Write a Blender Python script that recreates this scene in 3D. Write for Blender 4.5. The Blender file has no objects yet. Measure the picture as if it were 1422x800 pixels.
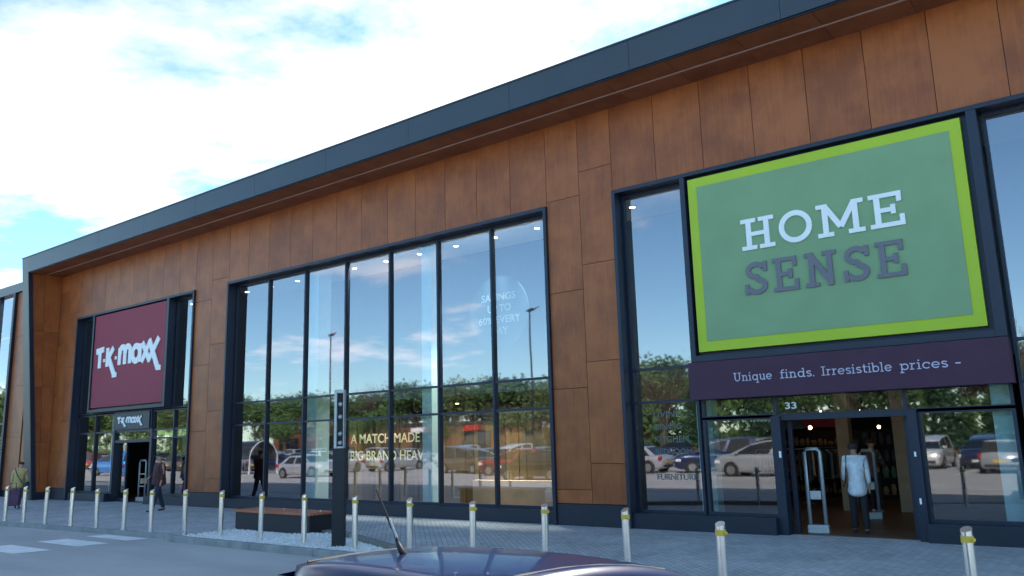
import bpy, bmesh, math, random
from mathutils import Vector, Matrix
R = math.radians
rnd = random.Random(7)
scene = bpy.context.scene
col = scene.collection

# ------------------------------------------------------------------ materials
def nt(name):
    m = bpy.data.materials.new(name); m.use_nodes = True
    t = m.node_tree; b = t.nodes['Principled BSDF']
    return m, t, b
def N(t, typ, **kw):
    n = t.nodes.new(typ)
    for k, v in kw.items():
        if k in n.inputs: n.inputs[k].default_value = v
        else: setattr(n, k, v)
    return n
def L(t, a, b): t.links.new(a, b)
def mat(name, c, rough=.6, metal=0., var=.12, nscale=3., bump=0., bscale=40., spec=.5, coat=0., emit=0., stretch=(1, 1, 1)):
    m, t, b = nt(name)
    tc = N(t, 'ShaderNodeTexCoord'); mp = N(t, 'ShaderNodeMapping'); mp.inputs['Scale'].default_value = stretch
    L(t, tc.outputs['Object'], mp.inputs['Vector'])
    no = N(t, 'ShaderNodeTexNoise', Scale=nscale, Detail=6.); L(t, mp.outputs[0], no.inputs['Vector'])
    cr = N(t, 'ShaderNodeValToRGB')
    cr.color_ramp.elements[0].position = .3; cr.color_ramp.elements[1].position = .7
    cr.color_ramp.elements[0].color = (*[x*(1-var) for x in c], 1)
    cr.color_ramp.elements[1].color = (*[min(1, x*(1+var)) for x in c], 1)
    L(t, no.outputs['Fac'], cr.inputs['Fac']); L(t, cr.outputs['Color'], b.inputs['Base Color'])
    b.inputs['Roughness'].default_value = rough; b.inputs['Metallic'].default_value = metal
    b.inputs['Specular IOR Level'].default_value = spec; b.inputs['Coat Weight'].default_value = coat
    b.inputs['Coat Roughness'].default_value = .03
    if bump:
        n2 = N(t, 'ShaderNodeTexNoise', Scale=bscale, Detail=4.); L(t, mp.outputs[0], n2.inputs['Vector'])
        bp = N(t, 'ShaderNodeBump', Strength=bump, Distance=.02); L(t, n2.outputs['Fac'], bp.inputs['Height']); L(t, bp.outputs[0], b.inputs['Normal'])
    if emit:
        b.inputs['Emission Color'].default_value = (*c, 1); b.inputs['Emission Strength'].default_value = emit
    return m
def wood_mat(name, dark, light, rough=.42):
    m, t, b = nt(name)
    at = N(t, 'ShaderNodeAttribute', attribute_name='tone')
    tc = N(t, 'ShaderNodeTexCoord')
    # shift grain per panel
    add = N(t, 'ShaderNodeVectorMath', operation='ADD'); L(t, tc.outputs['Object'], add.inputs[0])
    mul = N(t, 'ShaderNodeVectorMath', operation='SCALE'); L(t, at.outputs['Color'], mul.inputs[0]); mul.inputs['Scale'].default_value = 40.
    L(t, mul.outputs[0], add.inputs[1])
    mp = N(t, 'ShaderNodeMapping'); mp.inputs['Scale'].default_value = (7., 7., .5); L(t, add.outputs[0], mp.inputs['Vector'])
    g = N(t, 'ShaderNodeTexNoise', Scale=2.6, Detail=9., Roughness=.62, Distortion=.5); L(t, mp.outputs[0], g.inputs['Vector'])
    bl = N(t, 'ShaderNodeTexNoise', Scale=1.3, Detail=5., Roughness=.6); L(t, add.outputs[0], bl.inputs['Vector'])
    m1 = N(t, 'ShaderNodeMath', operation='MULTIPLY_ADD'); L(t, g.outputs['Fac'], m1.inputs[0]); m1.inputs[1].default_value = .5
    L(t, bl.outputs['Fac'], m1.inputs[2])
    m2 = N(t, 'ShaderNodeMath', operation='MULTIPLY_ADD'); L(t, at.outputs['Fac'], m2.inputs[0]); m2.inputs[1].default_value = .22
    L(t, m1.outputs[0], m2.inputs[2])
    cr = N(t, 'ShaderNodeValToRGB'); cr.color_ramp.elements[0].position = .68; cr.color_ramp.elements[1].position = 1.08 if False else 1.
    cr.color_ramp.elements[0].color = (*dark, 1); cr.color_ramp.elements[1].color = (*light, 1)
    L(t, m2.outputs[0], cr.inputs['Fac']); L(t, cr.outputs['Color'], b.inputs['Base Color'])
    b.inputs['Roughness'].default_value = rough; b.inputs['Specular IOR Level'].default_value = .35
    bp = N(t, 'ShaderNodeBump', Strength=.12, Distance=.01); L(t, g.outputs['Fac'], bp.inputs['Height']); L(t, bp.outputs[0], b.inputs['Normal'])
    return m
def glass_mat(name, tint, base, k, gcol=(.86, .93, 1.), wave=.012):
    m = bpy.data.materials.new(name); m.use_nodes = True; t = m.node_tree; t.nodes.clear()
    out = N(t, 'ShaderNodeOutputMaterial'); mix = N(t, 'ShaderNodeMixShader')
    tr = N(t, 'ShaderNodeBsdfTransparent'); tr.inputs['Color'].default_value = (*tint, 1)
    gl = N(t, 'ShaderNodeBsdfGlossy', Roughness=.02); gl.inputs['Color'].default_value = (*gcol, 1)
    fr = N(t, 'ShaderNodeFresnel', IOR=1.5)
    mu = N(t, 'ShaderNodeMath', operation='MULTIPLY_ADD'); mu.inputs[1].default_value = k; mu.inputs[2].default_value = base; mu.use_clamp = True
    L(t, fr.outputs[0], mu.inputs[0]); L(t, mu.outputs[0], mix.inputs[0]); L(t, tr.outputs[0], mix.inputs[1]); L(t, gl.outputs[0], mix.inputs[2])
    L(t, mix.outputs[0], out.inputs['Surface'])
    tc = N(t, 'ShaderNodeTexCoord'); no = N(t, 'ShaderNodeTexNoise', Scale=.55, Detail=2.); L(t, tc.outputs['Object'], no.inputs['Vector'])
    bp = N(t, 'ShaderNodeBump', Strength=1., Distance=wave); L(t, no.outputs['Fac'], bp.inputs['Height']); L(t, bp.outputs[0], gl.inputs['Normal'])
    return m

M = {}
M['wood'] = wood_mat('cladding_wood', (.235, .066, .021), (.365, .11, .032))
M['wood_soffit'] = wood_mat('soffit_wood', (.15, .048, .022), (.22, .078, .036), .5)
M['fascia'] = mat('fascia_metal', (.036, .048, .062), .38, .2, .07, .8, .02, 3.)
M['frame'] = mat('frame_metal', (.012, .02, .042), .42, .2, .1, 2.)
M['frame_edge'] = mat('frame_edge_metal', (.06, .075, .1), .4, .2, .1, 2.)
M['plinth'] = mat('plinth_metal', (.01, .016, .032), .5, .1, .15, 2.)
M['trim'] = mat('soffit_trim', (.45, .34, .3), .5)
M['glass'] = glass_mat('shop_glass', (.8, .93, .93), .18, 1.2, gcol=(.96, .93, 1.), wave=.0012)
M['glass_low'] = glass_mat('shop_glass_lower', (.84, .95, .95), .14, 1.2, gcol=(.97, .95, .97), wave=.0012)
M['sign_green'] = mat('sign_green', (.21, .35, .19), .5, 0, .05, 1.2, spec=.3)
M['sign_lime'] = mat('sign_lime', (.38, .53, .012), .45, 0, .04, 1.2)
M['white_letter'] = mat('white_letter', (.82, .86, .88), .45, 0, .03)
M['purple_letter'] = mat('purple_letter', (.14, .14, .175), .45, 0, .05)
M['purple_board'] = mat('purple_board', (.05, .014, .042), .65, 0, .1)
M['sign_red'] = mat('sign_red', (.25, .012, .045), .6, 0, .06, .8)
M['gold'] = mat('gold_letter', (.95, .85, .5), .4, 0, .05)
M['column'] = mat('column_white', (.42, .62, .68), .5, 0, .05)
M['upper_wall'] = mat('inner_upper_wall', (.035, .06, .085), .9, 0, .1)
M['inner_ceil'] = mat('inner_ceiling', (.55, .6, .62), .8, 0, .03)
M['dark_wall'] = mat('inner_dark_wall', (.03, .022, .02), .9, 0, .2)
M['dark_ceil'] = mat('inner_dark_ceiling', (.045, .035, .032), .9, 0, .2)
M['shop_floor'] = wood_mat('shop_floor', (.11, .06, .04), (.19, .115, .075), .4)
M['beige'] = mat('beige_column', (.36, .26, .18), .7)
M['steel'] = mat('brushed_steel', (.78, .78, .76), .24, .9, .03, 3.)
M['yellow'] = mat('yellow_band', (.6, .42, .05), .55)
M['black_metal'] = mat('black_metal', (.007, .01, .017), .55, .05)
M['silver'] = mat('silver_paint', (.38, .42, .45), .4, .4)
M['bench_wood'] = mat('bench_wood', (.4, .13, .06), .55, 0, .2, 3., .2, 20., stretch=(1, 8, 1))
M['gravel'] = mat('gravel', (.78, .765, .73), .9, 0, .35, 30., .9, 45.)
M['kerb'] = mat('kerb_stone', (.27, .28, .28), .85, 0, .2, 3., .2, 60.)
M['marking'] = mat('road_paint', (.72, .73, .72), .7, 0, .12, 4., .1, 60.)
M['trunk'] = mat('bark', (.09, .07, .05), .9, 0, .3, 6., .4, 12.)
for nm, c in (('leaf_green', (.07, .14, .04)), ('leaf_pale', (.12, .17, .06)), ('leaf_dark', (.03, .085, .04)), ('twigs', (.12, .1, .07))):
    M[nm] = mat(nm, c, .75, 0, .4, .7)
M['skin'] = mat('skin', (.42, .24, .17), .6, 0, .05)
M['emit_white'] = mat('lamp_lens', (1., .97, .9), .5, 0, .0, emit=6.)
M['emit_warm'] = mat('warm_lamp', (1., .75, .42), .5, 0, .0, emit=5.)
M['tyre'] = mat('tyre_rubber', (.02, .02, .02), .8)
M['alloy'] = mat('alloy', (.45, .46, .47), .35, .8)
M['car_glass'] = mat('car_glass', (.012, .016, .02), .05, 0, .05, spec=.8)
M['lamp_red'] = mat('tail_lamp', (.45, .01, .01), .2)
M['lamp_clear'] = mat('head_lamp', (.75, .78, .8), .12)
M['dark_trim'] = mat('dark_trim', (.02, .02, .022), .6)

def asphalt_mat():
    m, t, b = nt('asphalt')
    tc = N(t, 'ShaderNodeTexCoord')
    mp = N(t, 'ShaderNodeMapping'); mp.inputs['Scale'].default_value = (.45, 1.3, 1); L(t, tc.outputs['Object'], mp.inputs['Vector'])
    a = N(t, 'ShaderNodeTexNoise', Scale=.4, Detail=7., Roughness=.6); L(t, mp.outputs[0], a.inputs['Vector'])
    f = N(t, 'ShaderNodeTexNoise', Scale=60., Detail=3.); L(t, tc.outputs['Object'], f.inputs['Vector'])
    mx = N(t, 'ShaderNodeMath', operation='MULTIPLY_ADD'); L(t, f.outputs['Fac'], mx.inputs[0]); mx.inputs[1].default_value = .35; L(t, a.outputs['Fac'], mx.inputs[2])
    cr = N(t, 'ShaderNodeValToRGB'); cr.color_ramp.elements[0].position = .45; cr.color_ramp.elements[1].position = .9
    cr.color_ramp.elements[0].color = (.31, .305, .3, 1); cr.color_ramp.elements[1].color = (.47, .46, .445, 1)
    L(t, mx.outputs[0], cr.inputs['Fac']); L(t, cr.outputs['Color'], b.inputs['Base Color'])
    b.inputs['Roughness'].default_value = .85
    bp = N(t, 'ShaderNodeBump', Strength=.4, Distance=.01); L(t, f.outputs['Fac'], bp.inputs['Height']); L(t, bp.outputs[0], b.inputs['Normal'])
    return m
M['asphalt'] = asphalt_mat()
def paving_mat():
    m, t, b = nt('block_paving')
    tc = N(t, 'ShaderNodeTexCoord'); mp = N(t, 'ShaderNodeMapping'); mp.inputs['Rotation'].default_value = (0, 0, R(45)); L(t, tc.outputs['Object'], mp.inputs['Vector'])
    br = N(t, 'ShaderNodeTexBrick', Scale=1.); L(t, mp.outputs[0], br.inputs['Vector'])
    br.inputs['Brick Width'].default_value = .2; br.inputs['Row Height'].default_value = .1; br.inputs['Mortar Size'].default_value = .004
    br.inputs['Color1'].default_value = (.44, .44, .435, 1); br.inputs['Color2'].default_value = (.55, .555, .56, 1); br.inputs['Mortar'].default_value = (.12, .125, .13, 1)
    br.inputs['Bias'].default_value = .1
    no = N(t, 'ShaderNodeTexNoise', Scale=.7, Detail=7., Roughness=.65); L(t, tc.outputs['Object'], no.inputs['Vector'])
    cr = N(t, 'ShaderNodeValToRGB'); cr.color_ramp.elements[0].position = .3; cr.color_ramp.elements[1].position = .75
    cr.color_ramp.elements[0].color = (.66, .66, .66, 1); cr.color_ramp.elements[1].color = (1.12, 1.12, 1.12, 1)
    L(t, no.outputs['Fac'], cr.inputs['Fac'])
    mx = N(t, 'ShaderNodeMix', data_type='RGBA', blend_type='MULTIPLY'); mx.inputs[0].default_value = 1.
    L(t, br.outputs['Color'], mx.inputs[6]); L(t, cr.outputs['Color'], mx.inputs[7]); L(t, mx.outputs[2], b.inputs['Base Color'])
    b.inputs['Roughness'].default_value = .7
    bp = N(t, 'ShaderNodeBump', Strength=.3, Distance=.006); L(t, br.outputs['Fac'], bp.inputs['Height']); bp.invert = True; L(t, bp.outputs[0], b.inputs['Normal'])
    return m
M['paving'] = paving_mat()
M['grass'] = mat('grass_ground', (.05, .085, .02), .9, 0, .35, .5)
_pc = {}
def paint(c, metal=.35, coat=1., spec=.5):
    k = tuple(c)
    if k not in _pc: _pc[k] = mat('car_paint', c, .28, metal, .03, 1., coat=coat, spec=spec)
    return _pc[k]
_cc = {}
def cloth(c):
    k = tuple(c)
    if k not in _cc: _cc[k] = mat('cloth', c, .85, 0, .2, 9., .3, 30.)
    return _cc[k]

# ------------------------------------------------------------------ mesh helpers
class MB:
    def __init__(s): s.v = []; s.f = []; s.tone = []
    def add(s, vs, fs, tone=0.):
        o = len(s.v); s.v += [tuple(p) for p in vs]; s.f += [tuple(i+o for i in f) for f in fs]; s.tone += [tone]*len(vs)
    def box(s, a, b, tone=0.):
        (x0, y0, z0), (x1, y1, z1) = a, b
        x0, x1 = min(x0, x1), max(x0, x1); y0, y1 = min(y0, y1), max(y0, y1); z0, z1 = min(z0, z1), max(z0, z1)
        s.add([(x0,y0,z0),(x1,y0,z0),(x1,y1,z0),(x0,y1,z0),(x0,y0,z1),(x1,y0,z1),(x1,y1,z1),(x0,y1,z1)],
              [(0,3,2,1),(4,5,6,7),(0,1,5,4),(1,2,6,5),(2,3,7,6),(3,0,4,7)], tone)
    def hexa(s, p, tone=0.):    # eight corners: bottom loop then top loop
        s.add(p, [(0,3,2,1),(4,5,6,7),(0,1,5,4),(1,2,6,5),(2,3,7,6),(3,0,4,7)], tone)
    def tube(s, pts, rad, n=10, cap=True):
        pts = [Vector(p) for p in pts]; rads = rad if isinstance(rad, (list, tuple)) else [rad]*len(pts)
        vs = []; fs = []
        up = Vector((0, 0, 1))
        for i, p in enumerate(pts):
            d = (pts[min(i+1, len(pts)-1)]-pts[max(i-1, 0)]).normalized()
            a = d.cross(up if abs(d.z) < .95 else Vector((1, 0, 0))).normalized(); b = d.cross(a)
            for k in range(n):
                t = 2*math.pi*k/n; vs.append(p+(a*math.cos(t)+b*math.sin(t))*rads[i])
        for i in range(len(pts)-1):
            for k in range(n): fs.append((i*n+k, i*n+(k+1) % n, (i+1)*n+(k+1) % n, (i+1)*n+k))
        if cap: fs += [tuple(range(n))[::-1], tuple((len(pts)-1)*n+k for k in range(n))]
        s.add(vs, fs)
    def prism(s, poly, y0, y1):     # polygon in x,z extruded along y
        n = len(poly)
        s.add([(x, y0, z) for x, z in poly]+[(x, y1, z) for x, z in poly],
              [tuple(range(n)), tuple(range(2*n-1, n-1, -1))]+[(i, i+n, (i+1) % n+n, (i+1) % n) for i in range(n)])
    def build(s, name, m, parent=None, smooth=False, bevel=0., loc=None, recalc=True):
        me = bpy.data.meshes.new(name); me.from_pydata(s.v, [], s.f)
        if recalc:
            bm = bmesh.new(); bm.from_mesh(me); bmesh.ops.recalc_face_normals(bm, faces=bm.faces); bm.to_mesh(me); bm.free()
        ca = me.color_attributes.new('tone', 'FLOAT_COLOR', 'POINT')
        for i, t in enumerate(s.tone): ca.data[i].color = (t, (t*7.3) % 1, (t*3.7) % 1, 1)
        me.materials.append(m)
        if smooth:
            for p in me.polygons: p.use_smooth = True
        o = bpy.data.objects.new(name, me); col.objects.link(o)
        if parent: o.parent = parent
        if loc: o.location = loc
        if bevel:
            b = o.modifiers.new('bevel', 'BEVEL'); b.width = bevel; b.segments = 2; b.limit_method = 'ANGLE'
        return o
def tag(o, label=None, cat=None, group=None, kind=None):
    if label: o['label'] = label
    if cat: o['category'] = cat
    if group: o['group'] = group
    if kind: o['kind'] = kind
    return o
def empty(name, loc=(0, 0, 0), rz=0.):
    o = bpy.data.objects.new(name, None); col.objects.link(o); o.location = loc; o.rotation_euler = (0, 0, rz); o.empty_display_size = .3
    return o
def copy_tree(o, parent=None):
    c = o.copy(); col.objects.link(c); c.parent = parent
    for ch in list(o.children): copy_tree(ch, c)
    return c
def parts(name, m, parent, *boxes, bevel=0.):
    for q in boxes:
        b = MB(); b.box(q[0], q[1]); o = b.build(name, m, parent, bevel=bevel)
def quick(name, m, parent, *boxes, bevel=0.):
    b = MB()
    for q in boxes: b.box(q[0], q[1])
    return b.build(name, m, parent, bevel=bevel)

# ------------------------------------------------------------------ lettering
def ribbon(mb, pts, w, y, d, tf):
    # pts: 2D polyline -> thick flat stroke standing in the x,z plane, extruded d towards -y
    n = len(pts); L_, R_ = [], []
    for i in range(n):
        p = Vector(pts[i])
        a = (p-Vector(pts[i-1])).normalized() if i > 0 else None
        b = (Vector(pts[i+1])-p).normalized() if i < n-1 else None
        if a is None: a = b
        if b is None: b = a
        t = (a+b); t = t.normalized() if t.length > 1e-4 else a
        nrm = Vector((-t.y, t.x)); k = min(1/max(.35, nrm.dot(Vector((-a.y, a.x)))), 1.6)
        L_.append(p+nrm*w/2*k); R_.append(p-nrm*w/2*k)
    vs = []
    for yy in (y-d, y):
        for q in L_+R_: X, Z = tf(q.x, q.y); vs.append((X, yy, Z))
    fs = []
    for i in range(n-1):
        fs.append((i, i+1, n+i+1, n+i)); m = 2*n
        fs.append((m+i, m+n+i, m+n+i+1, m+i+1))
        fs.append((i, m+i, m+i+1, i+1)); fs.append((n+i, n+i+1, m+n+i+1, m+n+i))
    m = 2*n
    fs += [(0, n, m+n, m), (n-1, m+n-1, m+2*n-1, 2*n-1)]
    mb.add(vs, fs)
def arc(cx, cy, rx, ry, a0, a1, n=14):
    return [(cx+rx*math.cos(R(a0+(a1-a0)*i/n)), cy+ry*math.sin(R(a0+(a1-a0)*i/n))) for i in range(n+1)]
def slab(ch, t):
    h = t/2; s = t*.8; S = []
    def v(x, a=0., b=1.): S.append(([(x, a), (x, b)], t))
    def se(x0, x1, y): S.append(([(x0, y), (x1, y)], s))
    top, bot, X = 1-s/2, s/2, .68
    if ch == 'H': v(.22); v(.74); se(0, .44, top); se(.52, .96, top); se(0, .44, bot); se(.52, .96, bot); S.append(([(.22, .5), (.74, .5)], s)); return S, .96
    if ch == 'O': S.append((arc(.46, .5, .46-h, .5-h, 0, 360, 32), t)); return S, .92
    if ch == 'M':
        v(.22, 0, 1); v(1.0, 0, 1); S.append(([(.24, 1-h), (.61, .25)], t)); S.append(([(.98, 1-h), (.61, .25)], t))
        se(0, .3, top); se(.92, 1.22, top); se(0, .42, bot); se(.8, 1.22, bot); return S, 1.22
    if ch == 'E':
        v(.2); se(0, .8, top); se(0, .84, bot); se(.2, .6, .5); S.append(([(.8-s/2, 1), (.8-s/2, .7)], s)); S.append(([(.84-s/2, 0), (.84-s/2, .32)], s)); S.append(([(.58, .36), (.58, .64)], s)); return S, .86
    if ch == 'S':
        S.append((arc(.4, .735, .3-h*.4, .265-h, 20, 270, 14)+arc(.4, .265, .3-h*.2, .265-h, 90, -160, 14)[1:], t))
        S.append(([(.72, .98), (.72, .68)], s)); S.append(([(.06, .02), (.06, .34)], s)); return S, .78
    if ch == 'N':
        v(.22); v(.8); S.append(([(.2, 1-h), (.82, h)], t*1.1)); se(0, .26, top); se(0, .44, bot); se(.58, 1.02, top); return S, 1.02
    if ch == 'U':
        S.append(([(.2, 1), (.2, .4)]+arc(.46, .38, .26, .38-h, 180, 360, 12)+[(.72, 1)], t)); se(.02, .38, top); se(.54, .9, top); return S, .92
    if ch == 'I': v(.2); se(0, .4, top); se(0, .4, bot); return S, .42
    if ch == 'n':
        v(.16, 0, X); S.append((([(.54, 0), (.54, .4)]+arc(.37, .42, .17, X-.42-h, 0, 150, 8)), t)); se(0, .16, X-s/2); se(0, .32, bot); se(.4, .7, bot); return S, .72
    if ch == 'u':
        S.append(([(.14, X), (.14, .22)]+arc(.32, .22, .18, .22-h, 180, 330, 8), t)); v(.54, 0, X); se(0, .14, X-s/2); se(.4, .54, X-s/2); se(.54, .68, bot); return S, .7
    if ch == 'i': v(.16, 0, X); se(0, .16, X-s/2); se(0, .32, bot); S.append(([(.16, .84), (.16, .98)], t*1.2)); return S, .34
    if ch in 'qdbp':
        S.append((arc(.33, X/2, .25, X/2-h, 0, 360, 20), t))
        if ch == 'q': v(.58, -.3, X); se(.42, .74, -.3+s/2)
        if ch == 'd': v(.58, 0, 1); se(.42, .58, top); se(.58, .72, bot)
        if ch == 'b': v(.08, 0, 1); se(-.06, .08, top)
        if ch == 'p': v(.08, -.3, X); se(-.06, .08, X-s/2); se(-.08, .24, -.3+s/2)
        return S, .74 if ch in 'qd' else .64
    if ch == 'e': S.append((arc(.33, X/2, .27, X/2-h, -40, -360, 20), t)); se(.08, .6, X/2); return S, .66
    if ch == 'c': S.append((arc(.33, X/2, .27, X/2-h, -45, -315, 18), t)); S.append(([(.54, .42), (.54, .64)], s)); return S, .62
    if ch == 'f': S.append(([(.2, 0), (.2, .8)]+arc(.37, .8, .17, .2-h, 180, 70, 6), t)); se(.03, .42, X-s/2); se(.03, .4, bot); return S, .44
    if ch == 't': S.append(([(.2, .9), (.2, .2)]+arc(.34, .18, .14, .18-h, 180, 310, 6), t)); se(.03, .42, X-s/2); return S, .46
    if ch == 'l': v(.16); se(0, .16, top); se(0, .32, bot); return S, .34
    if ch == 's':
        S.append((arc(.27, .5, .19, .18-h, 20, 270, 9)+arc(.27, .18, .2, .18-h*.9, 90, -160, 9)[1:], t)); return S, .52
    if ch == 'r': v(.16, 0, X); se(0, .16, X-s/2); se(0, .34, bot); S.append(([(.16, .45), (.27, .6), (.44, X-h)], t)); return S, .5
    if ch == '.': S.append(([(.1, 0), (.1, t*1.2)], t*1.2)); return S, .26
    if ch == '-': S.append(([(.05, .36), (.4, .36)], t)); return S, .45
    return S, .36
def text_slab(name, txt, x0, x1, z0, h, y, d, t, m, parent, gap=.1):
    strokes = []; x = 0.
    for ch in txt:
        S, a = slab(ch, t)
        strokes += [([(px+x, py) for px, py in P], w) for P, w in S]; x += a+gap
    k = (x1-x0)/(x-gap); mb = MB()
    for i, (P, w) in enumerate(strokes):
        pp = P
        # widths live in unscaled units; map with x scale k and z scale h
        ribbon(mb, [(px*k, py*h) for px, py in pp], w*(k+h)/2, y-(i % 13)*.0007, d, lambda a, b: (x0+a, z0+b))
    return mb.build(name, m, parent)
def text_font(name, txt, x0, x1, z0, h, y, m, parent=None, bold=.02, d=.004, align='LEFT'):
    c = bpy.data.curves.new(name, 'FONT'); c.body = txt; c.size = 1.; c.extrude = d/2; c.offset = bold; c.fill_mode = 'BOTH'
    o = bpy.data.objects.new('tmp', c); col.objects.link(o)
    dg = bpy.context.evaluated_depsgraph_get(); me = bpy.data.meshes.new_from_object(o.evaluated_get(dg)); bpy.data.objects.remove(o)
    xs = [v.co.x for v in me.vertices]; ys = [v.co.y for v in me.vertices]
    ax, bx, ay, by = min(xs), max(xs), min(ys), max(ys)
    for v in me.vertices:
        X = x0+(v.co.x-ax)/(bx-ax)*(x1-x0); Z = z0+(v.co.y-ay)/(by-ay)*h; v.co = (X, y-v.co.z, Z)
    me.materials.clear(); me.materials.append(m); me.flip_normals()
    o = bpy.data.objects.new(name, me); col.objects.link(o)
    if parent: o.parent = parent
    return o
def text_tk(name, x0, x1, z0, h, y, d, m, parent):
    t = .26; S = []
    S += [([(0, .9), (.62, .98)], t), ([(.31, .0), (.31, .95)], t)]                       # T
    S += [([(.62, .38), (.76, .38)], .14)]
    S += [([(.95, .03), (.95, 1.02)], t), ([(1.0, .42), (1.42, .98)], t), ([(1.05, .5), (1.6, -.5)], t*1.1), ([(1.42, -.46), (1.78, -.46)], t*.8)]   # K with a long leg
    S += [([(1.58, .42), (1.72, .42)], .14)]
    S += [([(1.95, .02), (1.95, .9)], t), ([(1.98, .6)]+arc(2.17, .72, .19, .2, 150, 0, 6)+[(2.36, .02)], t), ([(2.38, .6)]+arc(2.57, .72, .19, .2, 150, 0, 6)+[(2.76, .02)], t)]   # m
    S += [(arc(3.23, .48, .27, .38, 0, 360, 20), t), ([(3.52, .02), (3.52, .95)], t)]     # a
    S += [([(3.66, .98), (4.24, .0)], t), ([(4.24, 1.02), (3.66, .0)], t)]                # x
    S += [([(4.16, 1.06), (4.86, -.42)], t*1.1), ([(4.86, 1.1), (4.16, .02)], t), ([(4.78, -.4), (5.08, -.4)], t*.8)]   # x with a long leg
    k = (x1-x0)/5.1; mb = MB()
    for i, (P, w) in enumerate(S):
        ribbon(mb, [(a*k, b*h) for a, b in P], w*(k*1.05+h)/2, y-(i % 13)*.0007, d, lambda a, b: (x0+a, z0+b))
    return mb.build(name, m, parent)

# ------------------------------------------------------------------ camera
YAW, PIT, ROL, CY, CZ = R(37.37), R(10.63), R(-1.59), -15.38, 1.9
fw = Vector((-math.sin(YAW)*math.cos(PIT), math.cos(YAW)*math.cos(PIT), math.sin(PIT)))
r0 = Vector((math.cos(YAW), math.sin(YAW), 0)); u0 = r0.cross(fw)
rt = r0*math.cos(ROL)+u0*math.sin(ROL); up = u0*math.cos(ROL)-r0*math.sin(ROL)
cam = bpy.data.objects.new('camera', bpy.data.cameras.new('camera')); col.objects.link(cam)
cam.matrix_world = Matrix(((rt.x, up.x, -fw.x, 0), (rt.y, up.y, -fw.y, CY), (rt.z, up.z, -fw.z, CZ), (0, 0, 0, 1)))
cam.data.sensor_width = 36; cam.data.lens = 1120/1422*36; cam.data.clip_end = 3000; cam.data.clip_start = .1
scene.camera = cam

# ------------------------------------------------------------------ sky and sun

CLOUD = (12.55, 8.28, 0)
SUN_EL, SUN_AZ = R(40), R(22)      # azimuth from +y towards +x: the sun stands behind the shop, a little to the left
w = bpy.data.worlds.new('World'); scene.world = w; w.use_nodes = True; t = w.node_tree
bg = t.nodes['Background']; bg.inputs['Strength'].default_value = .12
sky = N(t, 'ShaderNodeTexSky'); sky.sky_type = 'NISHITA'; sky.sun_disc = False; sky.sun_elevation = SUN_EL; sky.sun_rotation = SUN_AZ
sky.air_density = .85; sky.dust_density = .15; sky.ozone_density = 2.
tc = N(t, 'ShaderNodeTexCoord'); sp = N(t, 'ShaderNodeSeparateXYZ'); L(t, tc.outputs['Generated'], sp.inputs[0])
zz = N(t, 'ShaderNodeMath', operation='MAXIMUM'); L(t, sp.outputs['Z'], zz.inputs[0]); zz.inputs[1].default_value = .0
za = N(t, 'ShaderNodeMath', operation='ADD'); L(t, zz.outputs[0], za.inputs[0]); za.inputs[1].default_value = .12
dx = N(t, 'ShaderNodeMath', operation='DIVIDE'); L(t, sp.outputs['X'], dx.inputs[0]); L(t, za.outputs[0], dx.inputs[1])
dy = N(t, 'ShaderNodeMath', operation='DIVIDE'); L(t, sp.outputs['Y'], dy.inputs[0]); L(t, za.outputs[0], dy.inputs[1])
cb = N(t, 'ShaderNodeCombineXYZ'); L(t, dx.outputs[0], cb.inputs[0]); L(t, dy.outputs[0], cb.inputs[1])
n1 = N(t, 'ShaderNodeTexNoise', Scale=1.0, Detail=10., Roughness=.6, Distortion=.2); co = N(t, 'ShaderNodeVectorMath', operation='ADD'); co.inputs[1].default_value = CLOUD; L(t, cb.outputs[0], co.inputs[0]); L(t, co.outputs[0], n1.inputs['Vector'])
# more cloud towards the sun's side of the sky (+y), thin streaks on the other
gr = N(t, 'ShaderNodeMath', operation='MULTIPLY_ADD'); L(t, sp.outputs['Y'], gr.inputs[0]); gr.inputs[1].default_value = .13; L(t, n1.outputs['Fac'], gr.inputs[2])
cr = N(t, 'ShaderNodeValToRGB'); cr.color_ramp.elements[0].position = .474; cr.color_ramp.elements[1].position = .605
cr.color_ramp.elements[0].color = (0, 0, 0, 1); cr.color_ramp.elements[1].color = (1, 1, 1, 1)
L(t, gr.outputs[0], cr.inputs['Fac'])
# clouds take the sky's own brightness, whitened
bw = N(t, 'ShaderNodeRGBToBW'); L(t, sky.outputs[0], bw.inputs[0])
cm = N(t, 'ShaderNodeMath', operation='MULTIPLY_ADD'); L(t, bw.outputs[0], cm.inputs[0]); cm.inputs[1].default_value = 1.8; cm.inputs[2].default_value = 1.0
mx = N(t, 'ShaderNodeMix', data_type='RGBA'); L(t, cr.outputs['Color'], mx.inputs[0]); tn = N(t, 'ShaderNodeMix', data_type='RGBA', blend_type='MULTIPLY'); tn.inputs[0].default_value = 1.; tn.inputs[7].default_value = (.88, 1.1, 1.08, 1); L(t, sky.outputs[0], tn.inputs[6])
L(t, tn.outputs[2], mx.inputs[6]); L(t, cm.outputs[0], mx.inputs[7])
L(t, mx.outputs[2], bg.inputs['Color'])
sd = Vector((math.sin(SUN_AZ)*math.cos(SUN_EL), math.cos(SUN_AZ)*math.cos(SUN_EL), math.sin(SUN_EL)))
sl = bpy.data.lights.new('sun', 'SUN'); sl.energy = 3.6; sl.angle = R(.5); sl.color = (1, .95, .87)
so = bpy.data.objects.new('sun', sl); col.objects.link(so); so.rotation_euler = sd.to_track_quat('Z', 'Y').to_euler()
scene.view_settings.view_transform = 'Standard'; scene.view_settings.look = 'None'
scene.view_settings.exposure = 1.52; scene.view_settings.gamma = 1
scene.cycles.max_bounces = 8; scene.cycles.transparent_max_bounces = 12

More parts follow.
